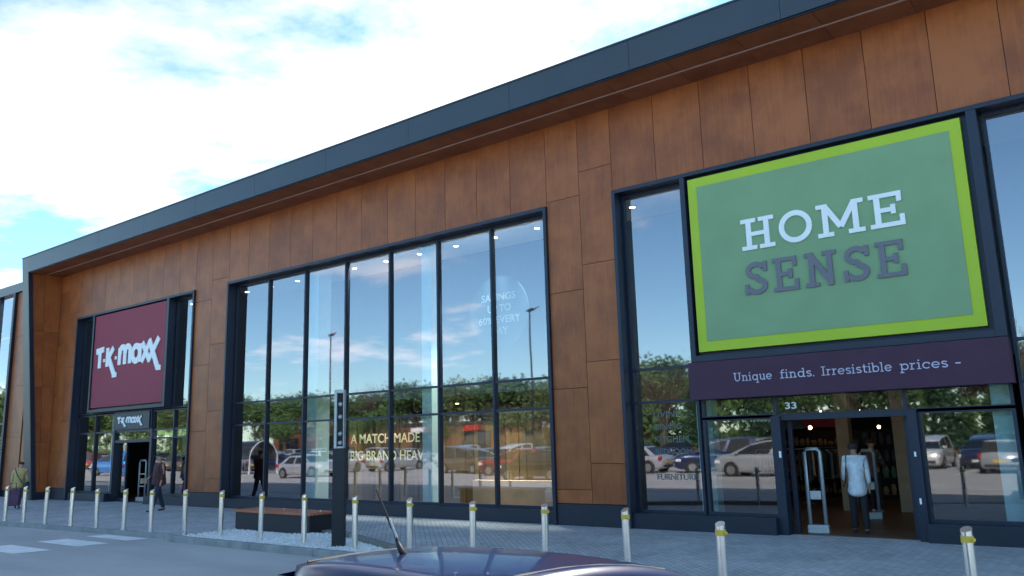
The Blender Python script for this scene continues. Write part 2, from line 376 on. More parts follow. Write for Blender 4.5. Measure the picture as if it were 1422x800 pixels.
# ------------------------------------------------------------------ ground
def sheet(name, x0, y0, x1, y1, z, m, kind='structure'):
    b = MB(); b.add([(x0, y0, z), (x1, y0, z), (x1, y1, z), (x0, y1, z)], [(0, 1, 2, 3)])
    return tag(b.build(name, m, recalc=False), kind=kind)
sheet('ground', -1500, -1500, 1500, 1500, -.12, M['grass'])
sheet('road', -260, -82, 60, -4.6, -.1, M['asphalt'])
# pavement: a raised slab whose front edge steps out towards the right
front = [(-60, -5.75), (-26.5, -5.6), (-21.5, -5.32), (-17.9, -5.2), (-17.2, -5.45), (-11.3, -5.5), (-9.5, -5.85), (-7, -6.3), (-5, -7.3), (-3.5, -8.3), (-1, -8.9), (30, -9.1)]
def slab_along(pts, yb, z, name, m):
    b = MB()
    for (a, c) in zip(pts[:-1], pts[1:]):
        b.add([(a[0], a[1], z), (c[0], c[1], z), (c[0], yb, z), (a[0], yb, z)], [(0, 1, 2, 3)])
    return tag(b.build(name, m, recalc=False), kind='structure')
slab_along(front, .34, 0., 'pavement', M['paving'])
b = MB()
for i, (a, c) in enumerate(zip(front[:-1], front[1:])):
    n = max(1, int(abs(c[0]-a[0])/.92))
    for k in range(n):
        f0, f1 = k/n, (k+1)/n
        p = Vector((a[0]+(c[0]-a[0])*f0, a[1]+(c[1]-a[1])*f0)); q = Vector((a[0]+(c[0]-a[0])*f1, a[1]+(c[1]-a[1])*f1))
        d = (q-p).normalized()*.004; nn = Vector((-(q-p).y, (q-p).x)).normalized()*.14
        p += d; q -= d; low = p.x < -17.9
        zt = .006 if low else .03
        b.hexa([(p.x, p.y-.001, -.13), (q.x, q.y-.001, -.13), (q.x+nn.x, q.y+nn.y, -.13), (p.x+nn.x, p.y+nn.y, -.13),
                (p.x, p.y-.001, zt), (q.x, q.y-.001, zt), (q.x+nn.x, q.y+nn.y, zt), (p.x+nn.x, p.y+nn.y, zt)])
tag(b.build('kerb', M['kerb'], bevel=.012), kind='structure')
# planting bed of pale gravel with its back kerb
bed = [(-17.0, -5.3), (-11.3, -5.35), (-10.75, -4.95), (-13.6, -3.7), (-17.0, -3.7)]
def gravel_bed():
    b = MB(); r = random.Random(3)
    nx, ny = 90, 24
    idx = {}
    for i in range(nx+1):
        for j in range(ny+1):
            u, v = i/nx, j/ny
            x = -17.0+u*6.2; y0 = -5.31; y1 = -3.7 if x < -13.7 else -3.7-(x+13.7)/2.9*1.3
            y = y0+(y1-y0)*v
            e = min(u, 1-u, v, 1-v)*8
            idx[i, j] = len(b.v); b.v.append((x, y, .004+min(1, e)*.012+r.random()*.025+.06*math.exp(-((x+13.9)**2+(y+4.3)**2)/.25))); b.tone.append(0)
    for i in range(nx):
        for j in range(ny): b.f.append((idx[i, j], idx[i+1, j], idx[i+1, j+1], idx[i, j+1]))
    # loose pebbles on top
    for k in range(2600):
        x = r.uniform(-17., -10.85); y1 = -3.7 if x < -13.7 else -3.7-(x+13.7)/2.9*1.3
        y = r.uniform(-5.3, y1); s = r.uniform(.012, .032); z = .02+r.random()*.02+.06*math.exp(-((x+13.9)**2+(y+4.3)**2)/.25)
        o = len(b.v); b.v += [(x+s, y, z), (x, y+s, z), (x-s, y, z), (x, y-s, z), (x, y, z+s*.8)]; b.tone += [0]*5
        b.f += [(o, o+1, o+4), (o+1, o+2, o+4), (o+2, o+3, o+4), (o+3, o, o+4)]
    return b.build('gravel_bed', M['gravel'])
tag(gravel_bed(), kind='stuff', label='pale gravel filling the planting bed round the bench', cat='gravel')
b = MB()
pts = [(-17.05, -3.68), (-13.7, -3.68), (-10.7, -4.98), (-9.6, -5.3), (-6.4, -6.0)]
for a, c in zip(pts[:-1], pts[1:]):
    n = max(1, int(math.hypot(c[0]-a[0], c[1]-a[1])/.6))
    for k in range(n):
        p = Vector(a)+(Vector(c)-Vector(a))*(k/n); q = Vector(a)+(Vector(c)-Vector(a))*((k+1)/n); d = (q-p).normalized()*.004; nn = Vector((-(q-p).y, (q-p).x)).normalized()*.16
        p += d; q -= d
        b.hexa([(p.x, p.y, -.02), (q.x, q.y, -.02), (q.x+nn.x, q.y+nn.y, -.02), (p.x+nn.x, p.y+nn.y, -.02), (p.x, p.y, .1), (q.x, q.y, .1), (q.x+nn.x, q.y+nn.y, .1), (p.x+nn.x, p.y+nn.y, .1)])
tag(b.build('planter_kerb', mat('granite_kerb', (.2, .2, .19), .8, 0, .3, 5., .3, 40.), bevel=.012), kind='structure')
# painted crossing blocks and car park bay lines
b = MB()
def mark(x0, y0, x1, y1, sk=0.):
    b.add([(x0, y0, -.095), (x1, y0, -.095), (x1+sk, y1, -.095), (x0+sk, y1, -.095)], [(0, 1, 2, 3)])
for y0, y1 in ((-5.78, -5.33), (-6.88, -6.24), (-8.12, -7.44), (-9.4, -8.7), (-10.6, -9.95), (-11.9, -11.2)): mark(-20.35, y0, -18.4, y1, .1)
for row in (-30, -47, -64):
    for k in range(60):
        x = -150+k*2.6; mark(x, row-4.8, x+.1, row+4.8)
for k in range(40): mark(-120+k*4, -24.6, -118+k*4, -24.48)
tag(b.build('road_markings', M['marking'], recalc=False), kind='structure')

# ------------------------------------------------------------------ the shop building
ZT, ZS, ZF = 7.36, 9.37, 10.03
XL = -36.27; XR = 14.
shop = empty('retail_building', (-12, 0, 0))
tag(shop, 'long retail building clad in orange brown wood panels under a deep slate grey roof edge', 'building')
def SP(o):      # parent keeping world position
    o.parent = shop; o.location = (o.location.x+12, o.location.y, o.location.z); return o
def sbuild(b, name, m, **kw): return SP(b.build(name, m, **kw))
g = .006
cl = MB()
def panel(x0, x1, z0, z1, y0=0., y1=.05):
    cl.box((x0+g, y0+rnd.uniform(0, .002), z0+g), (x1-g, y1, z1-g), rnd.random())
def cols(x0, x1, n): return [x0+(x1-x0)*i/n for i in range(n+1)]
def run(xs, z0, z1):
    for a, c in zip(xs[:-1], xs[1:]): panel(a, c, z0, z1)
run(cols(-34.5, -25.73, 8), ZT, ZS); run(cols(-23.74, -10.63, 12), ZT, ZS); run(cols(-8.81, 4.53, 12), ZT, ZS)
def stack(x0, x1, joints):
    zs = [.47]+joints+[ZS]
    for a, c in zip(zs[:-1], zs[1:]): panel(x0, x1, a, c)
stack(XL, -35.4, [1.9, 4.13, 6.36, 8.6]); stack(-35.4, -34.5, [.9, 3.1, 5.36, 7.6])
stack(-25.73, -24.73, [.5+.03, 2.45, 4.68, 6.91]); stack(-24.73, -23.74, [.9, 3.1, 5.33, 7.56])
stack(-10.63, -9.7, [.77, 3.0, 5.23, 7.46]); stack(-9.7, -8.81, [1.33, 3.56, 5.79, 8.02])
stack(4.53, 5.5, [.77, 3.0, 5.23, 7.46]); run(cols(5.5, XR, 8), .47, 5.); run(cols(5.5, XR, 8), 5., ZS)
# return wall at the left end: its front edge rakes outwards with height
def yfin(z): return -.55-(z/ZS)*.86
for (za, zb) in ((.3, 2.3), (2.3, 4.6), (4.6, 6.9), (6.9, ZS)):
    for k in range(2):
        fa, fb = k/2, (k+1)/2
        y00, y01 = yfin(za)*(1-fa), yfin(za)*(1-fb); y10, y11 = yfin(zb)*(1-fa), yfin(zb)*(1-fb)
        q = .006
        cl.hexa([(XL-.04, y00+q, za+q), (XL, y00+q, za+q), (XL, y01-q, za+q), (XL-.04, y01-q, za+q), (XL-.04, y10+q, zb-q), (XL, y10+q, zb-q), (XL, y11-q, zb-q), (XL-.04, y11-q, zb-q)], rnd.random())
sbuild(cl, 'wood_cladding', M['wood'])
# dark carcass behind the panel joints
for x0, x1, z0, z1 in ((XL, -34.5, 0, ZS), (-34.5, -25.73, ZT+.1, ZS), (-25.73, -23.74, 0, ZS), (-23.74, -10.63, ZT+.1, ZS), (-10.63, -8.81, 0, ZS), (-8.81, 4.53, ZT+.1, ZS), (4.53, XR, 0, ZS)):
    b = MB(); b.box((x0, .052, z0), (x1, .3, z1)); sbuild(b, 'wall', M['plinth'])
# raking side frame
b = MB()
X0, X1 = -36.92, XL-.045
b.hexa([(X0, yfin(0)-.03, -.02), (X1, yfin(0)-.03, -.02), (X1, .4, -.02), (X0, .4, -.02), (X0, -1.41, ZF), (X1, -1.41, ZF), (X1, .4, ZF), (X0, .4, ZF)])
sbuild(b, 'side_frame', M['fascia'])
b = MB()
b.hexa([(X1-.01, yfin(0)-.02, 0), (XL+.05, yfin(0)-.02, 0), (XL+.05, yfin(0)+.16, 0), (X1-.01, yfin(0)+.16, 0),
        (X1-.01, -1.4, ZS), (XL+.05, -1.4, ZS), (XL+.05, -1.24, ZS), (X1-.01, -1.24, ZS)])
sbuild(b, 'side_frame_edge', M['frame'])
# fascia with joints
fx = [XL-.045, -34.0, -30.2, -26.9, -23.65, -20.4, -17.1, -13.87, -10.6, -7.45, -4.28, -1.0, 2.2, 5.4, 8.6, XR]
b = MB()
for a, c in zip(fx[:-1], fx[1:]): b.box((a+.004, -1.41, ZS-.002), (c-.004, -1.36, ZF))
b.box((XL, -1.36, ZS+.01), (XR, -.2, ZF-.03)); b.box((XL, -1.43, ZF), (XR, -1.2, ZF+.035))
sbuild(b, 'fascia', M['fascia'])
b = MB()
b.box((X0-.02, -1.43, ZF), (XL, -1.2, ZF+.035)); b.box((X0, -.2, ZF-.05), (XR, 24, ZF-.02))
sbuild(b, 'roof', M['fascia'])
b = MB()
sx = cols(XL, XR, 34)
for a, c in zip(sx[:-1], sx[1:]):
    b.box((a+.004, -1.32, ZS-.02), (c-.004, -.69, ZS), rnd.random()); b.box((a+.004, -.63, ZS-.02), (c-.004, .06, ZS), rnd.random())
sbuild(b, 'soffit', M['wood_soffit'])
b = MB(); b.box((XL, -.688, ZS-.024), (XR, -.632, ZS+.01)); sbuild(b, 'soffit_trim', M['trim'])
b = MB(); b.box((XL, -1.362, ZS-.03), (XR, -1.322, ZS+.0)); sbuild(b, 'drip_edge', M['frame'])
# plinth
for x0, x1 in ((XL, -34.5), (-25.73, -23.74), (-10.63, -8.81), (4.53, XR)):
    b = MB(); b.box((x0, -.03, 0), (x1, .045, .46)); sbuild(b, 'plinth', M['plinth'])
b = MB(); b.box((XL-.045, yfin(0)+.16, 0), (XL+.012, -.03, .3))
sbuild(b, 'plinth', M['plinth'])
b = MB(); b.box((-45, 24, 0), (XR, 24.2, ZF)); b.box((XR-.2, .3, 0), (XR, 24, ZF)); b.box((-45, .45, 0), (-44.8, 24, ZF)); sbuild(b, 'rear_wall', M['plinth'])

YG = .3
def surround(x0, x1, parent, name='window_surround'):
    # projecting frame and dark reveals
    b = MB(); f = .085
    b.box((x0, -.07, 0), (x0+f, YG+.06, ZT)); b.box((x1-f, -.07, 0), (x1, YG+.06, ZT)); b.box((x0+f, -.07, ZT-f), (x1-f, YG+.06, ZT))
    o = b.build(name, M['frame'], parent, bevel=.006)
    return o
def glazing(parent, x0, x1, z0, z1, xs, zs, m='glass', mw=.055, skip=None, holes=()):
    fr = MB(); gl = MB()
    X = [x0]+xs+[x1]; Z = [z0]+zs+[z1]
    for x in xs:
        ok = z0
        fr.box((x-mw/2, YG-.08, z0), (x+mw/2, YG+.07, z1))
    for z in zs:
        for a, c in zip(X[:-1], X[1:]): fr.box((a+mw/2, YG-.06, z-mw/2), (c-mw/2, YG+.05, z+mw/2))
    fr.box((x0, YG-.06, z0-.04), (x1, YG+.05, z0+.03)); fr.box((x0, YG-.06, z1-.05), (x1, YG+.05, z1+.03))
    fr.box((x0, YG-.062, z0+.03), (x0+mw, YG+.052, z1-.05)); fr.box((x1-mw, YG-.062, z0+.03), (x1, YG+.052, z1-.05))
    for a, c in zip(X[:-1], X[1:]):
        for e, h in zip(Z[:-1], Z[1:]):
            tx, tz = rnd.uniform(-1, 1)*.0022, rnd.uniform(-1, 1)*.0016
            w_, h_ = c-a, h-e
            gl.add([(a, YG, e), (c, YG+tx*w_, e), (c, YG+tx*w_+tz*h_, h), (a, YG+tz*h_, h)], [(0, 1, 2, 3)])
    F = fr.build('window_frame', M['frame'], parent)
    G = gl.build('glass_panes', M[m], F, recalc=False)
    return F
Z1, Z2 = 3.31, 2.6
def window(name, label, x0, x1):
    t = empty(name, (0, 0, 0)); t.parent = shop; t.location = (12, 0, 0)
    t['label'] = label
    surround(x0, x1, t)
    return t
# middle window, seven bays
wb = window('display_window', 'wide middle window of seven tall bays', -23.74, -10.63)
gx0, gx1 = -23.74+.085, -10.63-.085
ms = [-21.83, -19.98, -18.11, -16.26, -14.43, -12.58]
F = glazing(wb, gx0, gx1, .34, ZT-.1, ms, [Z2, Z1])
b = MB(); b.box((gx0, -.0, 0), (gx1, YG+.06, .3)); b.build('sill', M['plinth'], wb)
# left entrance bay
wt = window('entrance_glazing', 'left entrance bay under the dark red sign', -34.5, -25.73)
a0, a1 = -34.415, -25.815
glazing(wt, a0, a1, Z1+.03, ZT-.1, [-33.1, -27.3], [], 'glass')
glazing(wt, a0, -31.35, .34, Z1, [-32.9], [Z2], 'glass_low')
glazing(wt, -28.6, a1, .34, Z1, [-27.15], [Z2, 2.3], 'glass_low')
glazing(wt, -31.35, -28.6, 2.25, 2.62, [], [], 'glass_low')
parts('sill', M['plinth'], wt, ((a0, 0, 0), (-31.42, YG+.06, .3)), ((-28.53, 0, 0), (a1, YG+.06, .3))); parts('door_header', M['plinth'], wt, ((-31.35, YG-.1, 2.645), (-28.6, YG+.1, 3.34)))
b = MB(); b.box((-31.42, YG-.1, 0), (-31.28, YG+.16, 2.64)); b.box((-28.67, YG-.1, 0), (-28.53, YG+.16, 2.64)); b.box((-31.28, YG-.08, 2.18), (-28.67, YG+.12, 2.27)); b.box((-31.28, YG+.07, 0), (-30.55, YG+.13, .12))
b.box((-30.62, YG+.05, 0), (-30.55, YG+.13, 2.18)); b.build('door_frame', M['frame'], wt)
quick('door_glass', M['glass_low'], wt, ((-31.25, YG+.09, .12), (-30.63, YG+.1, 2.17)))
# right entrance bay
wc = window('entrance_glazing', 'right entrance bay under the green sign', -8.81, 4.53)
c0, c1 = -8.725, 4.445
glazing(wc, c0, c1, .34, ZT-.1, [-7.17, -1.5, .2, 1.9, 3.3], [Z2, Z1]) if False else None
glazing(wc, c0, -7.17, .34, ZT-.1, [], [Z2, Z1])
glazing(wc, -7.12, -5.66, .34, 2.2, [], [], 'glass_low')
glazing(wc, -7.12, -1.62, 2.22, 2.68, [-5.6, -3.28], [], 'glass_low')
glazing(wc, -3.1, -1.62, .34, 2.2, [], [], 'glass_low')
glazing(wc, -1.52, c1, .34, ZT-.1, [.2, 1.75, 3.1], [Z2, Z1])
parts('sill', M['plinth'], wc, ((c0, 0, 0), (-5.68, YG+.06, .31)), ((-3.1, 0, 0), (c1, YG+.06, .31))); parts('sign_backing', M['plinth'], wc, ((-7.17, YG-.05, 2.685), (-1.57, YG+.1, ZT-.1)))
b = MB(); b.box((-5.68, YG-.16, 0), (-5.5, YG+.1, 2.2)); b.box((-3.26, YG-.16, 0), (-3.1, YG+.1, 2.2)); b.box((-5.5, YG-.1, 2.12), (-3.26, YG+.1, 2.2))
b.box((-5.46, YG+.12, 0), (-5.38, YG+.2, 2.1)); b.box((-3.38, YG+.12, 0), (-3.3, YG+.2, 2.1))
b.build('door_frame', M['frame'], wc)
parts('door_sensor', M['white_letter'], wc, ((-5.56, YG-.175, 1.42), (-5.52, YG-.16, 1.54)), ((-3.2, YG-.175, 1.42), (-3.17, YG-.16, 1.5)), ((-3.2, YG-.175, .62), (-3.17, YG-.16, .72)))
text_font('door_number', '33', -5.42, -5.2, 2.33, .13, YG-.012, M['white_letter'], wc)
text_font('window_lettering', 'LIVING', -8.25, -7.6, 2.28, .12, YG-.01, mat('etched_vinyl', (.13, .16, .16), .6), wc, bold=0)
for tx, z, x1 in (('DINING', 2.02, -7.62), ('KITCHEN', 1.76, -7.48), ('BEDROOM', 1.5, -7.42), ('FURNITURE', .98, -7.34)):
    text_font('window_lettering', tx, -8.25, x1, z, .12, YG-.01, bpy.data.materials['etched_vinyl'], wc, bold=0)
# ---------------- interior
sheet_b = MB()
sheet_b.box((-44.8, YG+.08, -.05), (XR-.2, 24, .004)); sbuild(sheet_b, 'shop_floor', M['shop_floor'])
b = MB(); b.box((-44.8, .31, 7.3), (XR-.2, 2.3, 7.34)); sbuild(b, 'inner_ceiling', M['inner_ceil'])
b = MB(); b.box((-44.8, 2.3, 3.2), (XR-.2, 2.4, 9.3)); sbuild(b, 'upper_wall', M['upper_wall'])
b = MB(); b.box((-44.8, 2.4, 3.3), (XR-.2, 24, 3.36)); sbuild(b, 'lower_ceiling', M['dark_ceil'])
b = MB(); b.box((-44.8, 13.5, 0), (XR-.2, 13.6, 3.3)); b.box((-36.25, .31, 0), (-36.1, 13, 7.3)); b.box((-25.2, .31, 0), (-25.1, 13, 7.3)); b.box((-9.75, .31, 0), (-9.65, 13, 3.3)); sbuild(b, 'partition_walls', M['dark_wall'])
for x, w_ in ((-24.3, .0), (-19.95, .56), (-15.1, .36), (-7.2, .34), (-1.84, .3), (-31.9, .4), (-26.3, .36), (3.4, .4)):
    if w_:
        b = MB(); b.box((x-w_/2, .5, 0), (x+w_/2, .5+w_*.9, 7.3)); sbuild(b, 'column', M['column'], bevel=.01)
for x, y in ((-5.83, 5.5), (-4.54, 5.5)):
    b = MB(); b.box((x-.15, y-.15, 0), (x+.15, y+.15, 3.3)); sbuild(b, 'column', M['beige'], bevel=.01)
dl = None
for x in [-24.5+1.41*k for k in range(19)]+[-28., -26.6, -33.4]:
    if dl is None:
        b = MB(); b.tube([(0, 0, 7.285), (0, 0, 7.305)], .085, 16); dl = b.build('ceiling_light', M['white_letter'])
        b = MB(); b.tube([(0, 0, 7.279), (0, 0, 7.286)], .066, 16); ln = b.build('lens', M['emit_white'], dl); o = dl
    else: o = copy_tree(dl)
    o.parent = shop; o.location = (x+12, 1.23, 0)
# warm shop spots inside the right entrance, with the light they throw
for i, (x, y) in enumerate(((-6.6, 3.4), (-5.1, 3.6), (-8.6, 5.2), (-4.9, 6.6), (-7.2, 8.6), (-10.5, 8.), (-3.4, 4.2), (-28.8, 4.), (-31.5, 5.5), (-18., 5.))):
    b = MB(); b.tube([(x, y, 3.3), (x, y, 3.14)], .05, 10); o = sbuild(b, 'spotlight', M['black_metal'])
    b = MB(); b.tube([(x, y, 3.13), (x, y, 3.11)], .055, 12); b.build('lens', M['emit_warm'], o)
    ld = bpy.data.lights.new('spot_glow', 'SPOT'); ld.energy = 1.4; ld.color = (1, .72, .45); ld.spot_size = R(110); ld.spot_blend = .6; ld.shadow_soft_size = .06
    lo = bpy.data.objects.new('spot_glow', ld); col.objects.link(lo); lo.location = (x, y, 3.08)

for i, (x, p_) in enumerate(((-20.6, 90), (-18.1, 330), (-16.7, 330), (-13.9, 380), (-12.6, 330), (-11.4, 330), (-7.3, 60), (-26.4, 40), (-1.75, 60))):  # added spots set forward of the ceiling lights, brightening screen and columns
    ld = bpy.data.lights.new('window_fill_spot', 'SPOT'); ld.energy = p_*4.5; ld.color = (1, .93, .8); ld.spot_size = R(44 if p_ > 100 else 24); ld.spot_blend = .7; ld.shadow_soft_size = .08
    lo = bpy.data.objects.new('window_fill_spot', ld); col.objects.link(lo); lo.location = (x, .42, 7.2); lo.rotation_euler = (R(5.5), 0, 0)
for x, y, z, s_ in ((-6.16, 4, 1.98, .045), (-4.66, 4.02, 1.95, .038), (-6.7, 4.05, 2.13, .035), (-5.88, 3.98, 2.33, .03), (-5.02, 4, 2.31, .03), (-6.47, 4.3, 2.27, .03)):
    b = MB(); b.tube([(x, y, 3.3), (x, y, z+s_)], .008, 6); o = sbuild(b, 'pendant_lamp', M['black_metal'])
    b = MB(); b.tube([(x, y, z-s_), (x, y, z-s_*.7), (x, y, z), (x, y, z+s_*.7), (x, y, z+s_)], [s_*.15, s_*.7, s_, s_*.7, s_*.15], 12); b.build('globe', M['emit_warm'], o, smooth=True)
# ---------------- neighbouring unit to the left
nb = empty('neighbour_building', (-45, 0, 0)); tag(nb, 'slightly lower shop unit with wood panel and blue glass at the far left edge', 'building')
def NB(b, name, m, **kw):
    o = b.build(name, m, **kw); o.parent = nb; o.location = (45, 0, 0); return o
b = MB(); b.box((-80, -.02, 9.3), (-36.93, .5, 9.72)); NB(b, 'coping', M['fascia'])
b = MB()
for z0, z1 in ((.3, 2.6), (2.6, 4.9), (4.9, 7.2), (7.2, 9.28)): b.box((-41.0+.01, .1, z0+.006), (-39.45, .15, z1-.006), rnd.random()); 
for z0, z1 in ((.3, 3.6), (3.6, 7.), (7., 9.28)):
    b.box((-39.28, .1, z0+.006), (-37.0, .15, z1-.006), rnd.random())
NB(b, 'wood_panels', M['wood'])
b = MB(); b.box((-41, .151, 0), (-36.95, .4, 9.3)); b.box((-80, .12, 0), (-36.95, .2, .3)); b.box((-41.2, -.03, 0), (-41.0, .3, 9.3)); NB(b, 'wall', M['plinth'])
fr = MB()
for k in range(16): fr.box((-43.2-k*2.4, .1, .3), (-43.1-k*2.4, .3, 9.3))
fr.box((-80, .1, 3.2), (-41.2, .25, 3.28)); fr.box((-80, .1, 2.5), (-41.2, .25, 2.58)); fw_ = NB(fr, 'window_frame', M['frame'])
b = MB(); b.add([(-80, .2, .3), (-41.2, .2, .3), (-41.2, .2, 9.3), (-80, .2, 9.3)], [(0, 1, 2, 3)]); gp = b.build('glass_panes', M['glass'], fw_, recalc=False)
b = MB(); b.box((-80, 3, 0), (-45, 3.1, 9.3)); NB(b, 'inner_wall', M['upper_wall'])

# ------------------------------------------------------------------ signs
def sgn(name, label): 
    return tag(empty(name, (0, 0, 0)), label, 'sign')
s1 = sgn('shop_sign', 'large green sign with lime border reading HOME SENSE over the right entrance')
quick('sign_case', M['frame'], s1, ((-7.14, -.07, 3.34), (-7.03, YG-.06, 7.275)), ((-1.72, -.07, 3.34), (-1.56, YG-.06, 7.275)), ((-7.03, -.07, 3.34), (-1.72, YG-.06, 3.47)), ((-7.03, .1, 3.47), (-1.72, .2, 7.275)), bevel=.006)
quick('lime_border', M['sign_lime'], s1, ((-6.97, -.03, 3.54), (-1.82, .098, 7.2)), bevel=.004)
quick('sign_panel', M['sign_green'], s1, ((-6.77, -.045, 3.75), (-2.01, -.032, 7.0)))
text_slab('letters', 'HOME', -5.87, -2.84, 5.47, .63, -.046, .03, .155, M['white_letter'], s1, gap=.13)
text_slab('letters', 'SENSE', -5.87, -2.92, 4.56, .66, -.046, .03, .155, M['purple_letter'], s1, gap=.2)
s2 = sgn('strapline_board', 'dark purple board reading Unique finds. Irresistible prices beneath the green sign')
quick('board', M['purple_board'], s2, ((-7.19, -.13, 2.58), (-1.55, YG-.1, 3.33)), bevel=.005)
lil = mat('lilac_letter', (.52, .52, .68), .5)
for tx, xa, xb in (('Unique', -6.24, -5.47), ('finds.', -5.32, -4.66), ('Irresistible', -4.55, -3.34), ('prices', -3.2, -2.46), ('-', -2.36, -2.26)):
    text_slab('letters', tx, xa, xb, 2.895, .165, -.131, .008, .1, lil, s2, gap=.06)
s3 = sgn('shop_sign', 'dark red square sign with white TK MAXX logo over the left entrance')
quick('sign_case', M['frame'], s3, ((-33.05, -.07, 3.38), (-32.93, YG-.06, 7.275)), ((-27.5, -.07, 3.38), (-27.34, YG-.06, 7.275)), ((-32.93, -.07, 3.38), (-27.5, YG-.06, 3.5)), ((-32.93, .1, 3.5), (-27.5, .2, 7.275)), bevel=.006)
quick('sign_panel', M['sign_red'], s3, ((-32.9, -.03, 3.56), (-27.58, .098, 7.22)), bevel=.004)
text_tk('logo', -32.62, -27.7, 5.1, .74, -.031, .03, M['white_letter'], s3)
s4 = sgn('small_shop_sign', 'small white TK MAXX logo on dark panel above the left door')
quick('panel', M['frame'], s4, ((-31.3, YG-.14, 2.67), (-28.7, YG-.102, 3.3)))
text_tk('logo', -31.0, -29.15, 2.9, .22, YG-.142, .02, M['white_letter'], s4)

# ------------------------------------------------------------------ things behind the glass
dp = empty('display_screen', (0, 0, 0)); tag(dp, 'gold and brown slatted screen with A MATCH MADE lettering behind the middle window', 'display')
def stripes():
    m, t, b = nt('slatted_screen'); at = N(t, 'ShaderNodeAttribute', attribute_name='tone')
    cr = N(t, 'ShaderNodeValToRGB'); cr.color_ramp.interpolation = 'LINEAR'
    cr.color_ramp.elements[0].color = (.008, .005, .003, 1); cr.color_ramp.elements[1].color = (.3, .19, .05, 1)
    e = cr.color_ramp.elements.new(.5); e.color = (.09, .055, .02, 1)
    L(t, at.outputs['Fac'], cr.inputs['Fac']); L(t, cr.outputs['Color'], b.inputs['Base Color']); b.inputs['Roughness'].default_value = .7
    return m
b = MB(); x = -18.75
while x < -11.0:
    w_ = rnd.uniform(.09, .3); tn = rnd.random(); d_ = rnd.uniform(0, .05); b.box((x, 1.0+d_, .06), (x+w_, 1.1+d_, 2.55), tn); x += w_+rnd.choice((0, 0, .03))
b.build('slats', stripes(), dp)
quick('header_rail', M['black_metal'], dp, ((-18.8, .97, 2.55), (-11, 1.15, 2.62)), ((-18.8, .97, 0), (-11, 1.15, .06)))
quick('timber_base', M['beige'], dp, ((-13.8, .8, .3), (-10.8, 1.0, .9)))
text_font('letters', 'A MATCH MADE', -18.65, -15.82, 1.9, .27, .96, M['gold'], dp, bold=.012)
text_font('letters', 'BIG BRAND HEAVEN', -18.65, -15.22, 1.41, .28, .96, M['gold'], dp, bold=.012)
rd = MB(); rd.prism([(-20.1+1.02*math.cos(2*math.pi*k/40), 4.75+1.02*math.sin(2*math.pi*k/40)) for k in range(40)], 1.0, 1.03)
o = empty('round_banner', (0, 0, 0)); tag(o, 'pinkish red round banner behind the third bay of the middle window', 'banner')
rd.build('disc', mat('banner_red', (.3, .01, .05), .6), o)
for tx, z, x1 in (('LA', 4.9, -20.4), ('S', 4.55, -20.6), ('FO', 4.2, -20.4)): text_font('letters', tx, -20.75, x1, z, .26, .99, M['white_letter'], o)
rd = MB(); rd.prism([(-12.5+.95*math.cos(2*math.pi*k/48), 5.05+.95*math.sin(2*math.pi*k/48)) for k in range(48)], .4, .41)
o = empty('round_banner', (0, 0, 0)); tag(o, 'pale blue round banner reading SAVINGS UP TO in the middle window', 'banner')
rd.build('disc', mat('banner_blue', (.02, .06, .085), .6), o)
for tx, z, xa, xb in (('SAVINGS', 5.36, -13.05, -11.95), ('UP TO', 5.07, -12.85, -12.1), ('60% EVERY', 4.78, -13.15, -11.8), ('DAY', 4.49, -12.75, -12.2)):
    text_font('letters', tx, xa, xb, z, .19, .395, mat('faint_letter', (.22, .3, .33), .6), o)
o = empty('inner_logo', (0, 0, 0)); tag(o, 'small yellow TK MAXX logo panel behind the glass left of the right entrance', 'sign')
quick('panel', M['dark_wall'], o, ((-7.0, 1.3, 1.95), (-5.45, 1.34, 2.4)))
text_tk('logo', -6.85, -5.95, 2.12, .15, 1.3, .01, M['gold'], o)

def gate(x, y, rz, label, h=1.5, bars=0):
    t = empty('security_gate', (x, y, .004), rz); tag(t, label, 'security gate')
    b = MB(); w_ = .14 if not bars else .2
    b.tube([(-w_, 0, .1), (-w_, 0, h-.06), (-w_+.05, 0, h), (w_-.05, 0, h), (w_, 0, h-.06), (w_, 0, .1)], .035, 8)
    b.build('loop', M['silver'], t, smooth=True)
    quick('base', M['silver'], t, ((-w_-.05, -.09, 0), (w_+.05, .09, .16)), bevel=.02)
    if bars: quick('cross_bar', M['silver'], t, *[((-w_, -.02, z-.02), (w_, .02, z+.02)) for z in (.55, 1.0)])
    else: quick('sensor_box', M['silver'], t, ((-.1, -.04, .62), (.1, .04, .78)), bevel=.01)
gate(-5.1, .62, R(10), 'pale looped security gate just inside the left side of the right entrance', 1.56)
gate(-4.85, 3.5, R(20), 'pale security gate further inside the right entrance beyond the person in white', 1.45)
gate(-30.05, .75, R(5), 'grey security gate with cross bars inside the left entrance', 1.5, 1)
# clothes rails and stocked shelves, dim in the shops
def rail(x, y, rz, label, colours, seed):
    r = random.Random(seed)
    t = empty('clothes_rail', (x, y, .004), rz); tag(t, label, 'clothes rail', 'clothes rails inside the shops')
    b = MB()
    for s in (-.8, .8):
        b.tube([(s, 0, 0), (s, 0, 1.45)], .016, 6); b.tube([(s, -.25, .02), (s, .25, .02)], .016, 6)
    b.tube([(-.8, 0, 1.45), (.8, 0, 1.45)], .016, 6); b.build('rack', M['silver'], t)
    for k in range(14):
        px = -.72+k*.11; c = r.choice(colours); l = r.uniform(.55, .8); wd = r.uniform(.19, .24)
        b = MB(); b.prism([(-wd, 1.28), (-.04, 1.4), (.04, 1.4), (wd, 1.28), (wd*.9, 1.4-l), (-wd*.9, 1.4-l)], -.025, .025)
        for i, v in enumerate(b.v): b.v[i] = (px+v[1], v[0], v[2])
        b.build('garment', cloth(c), t)
PAL = [(.3, .05, .05), (.05, .07, .2), (.4, .35, .3), (.08, .08, .09), (.5, .5, .5), (.1, .2, .12), (.35, .2, .1)]
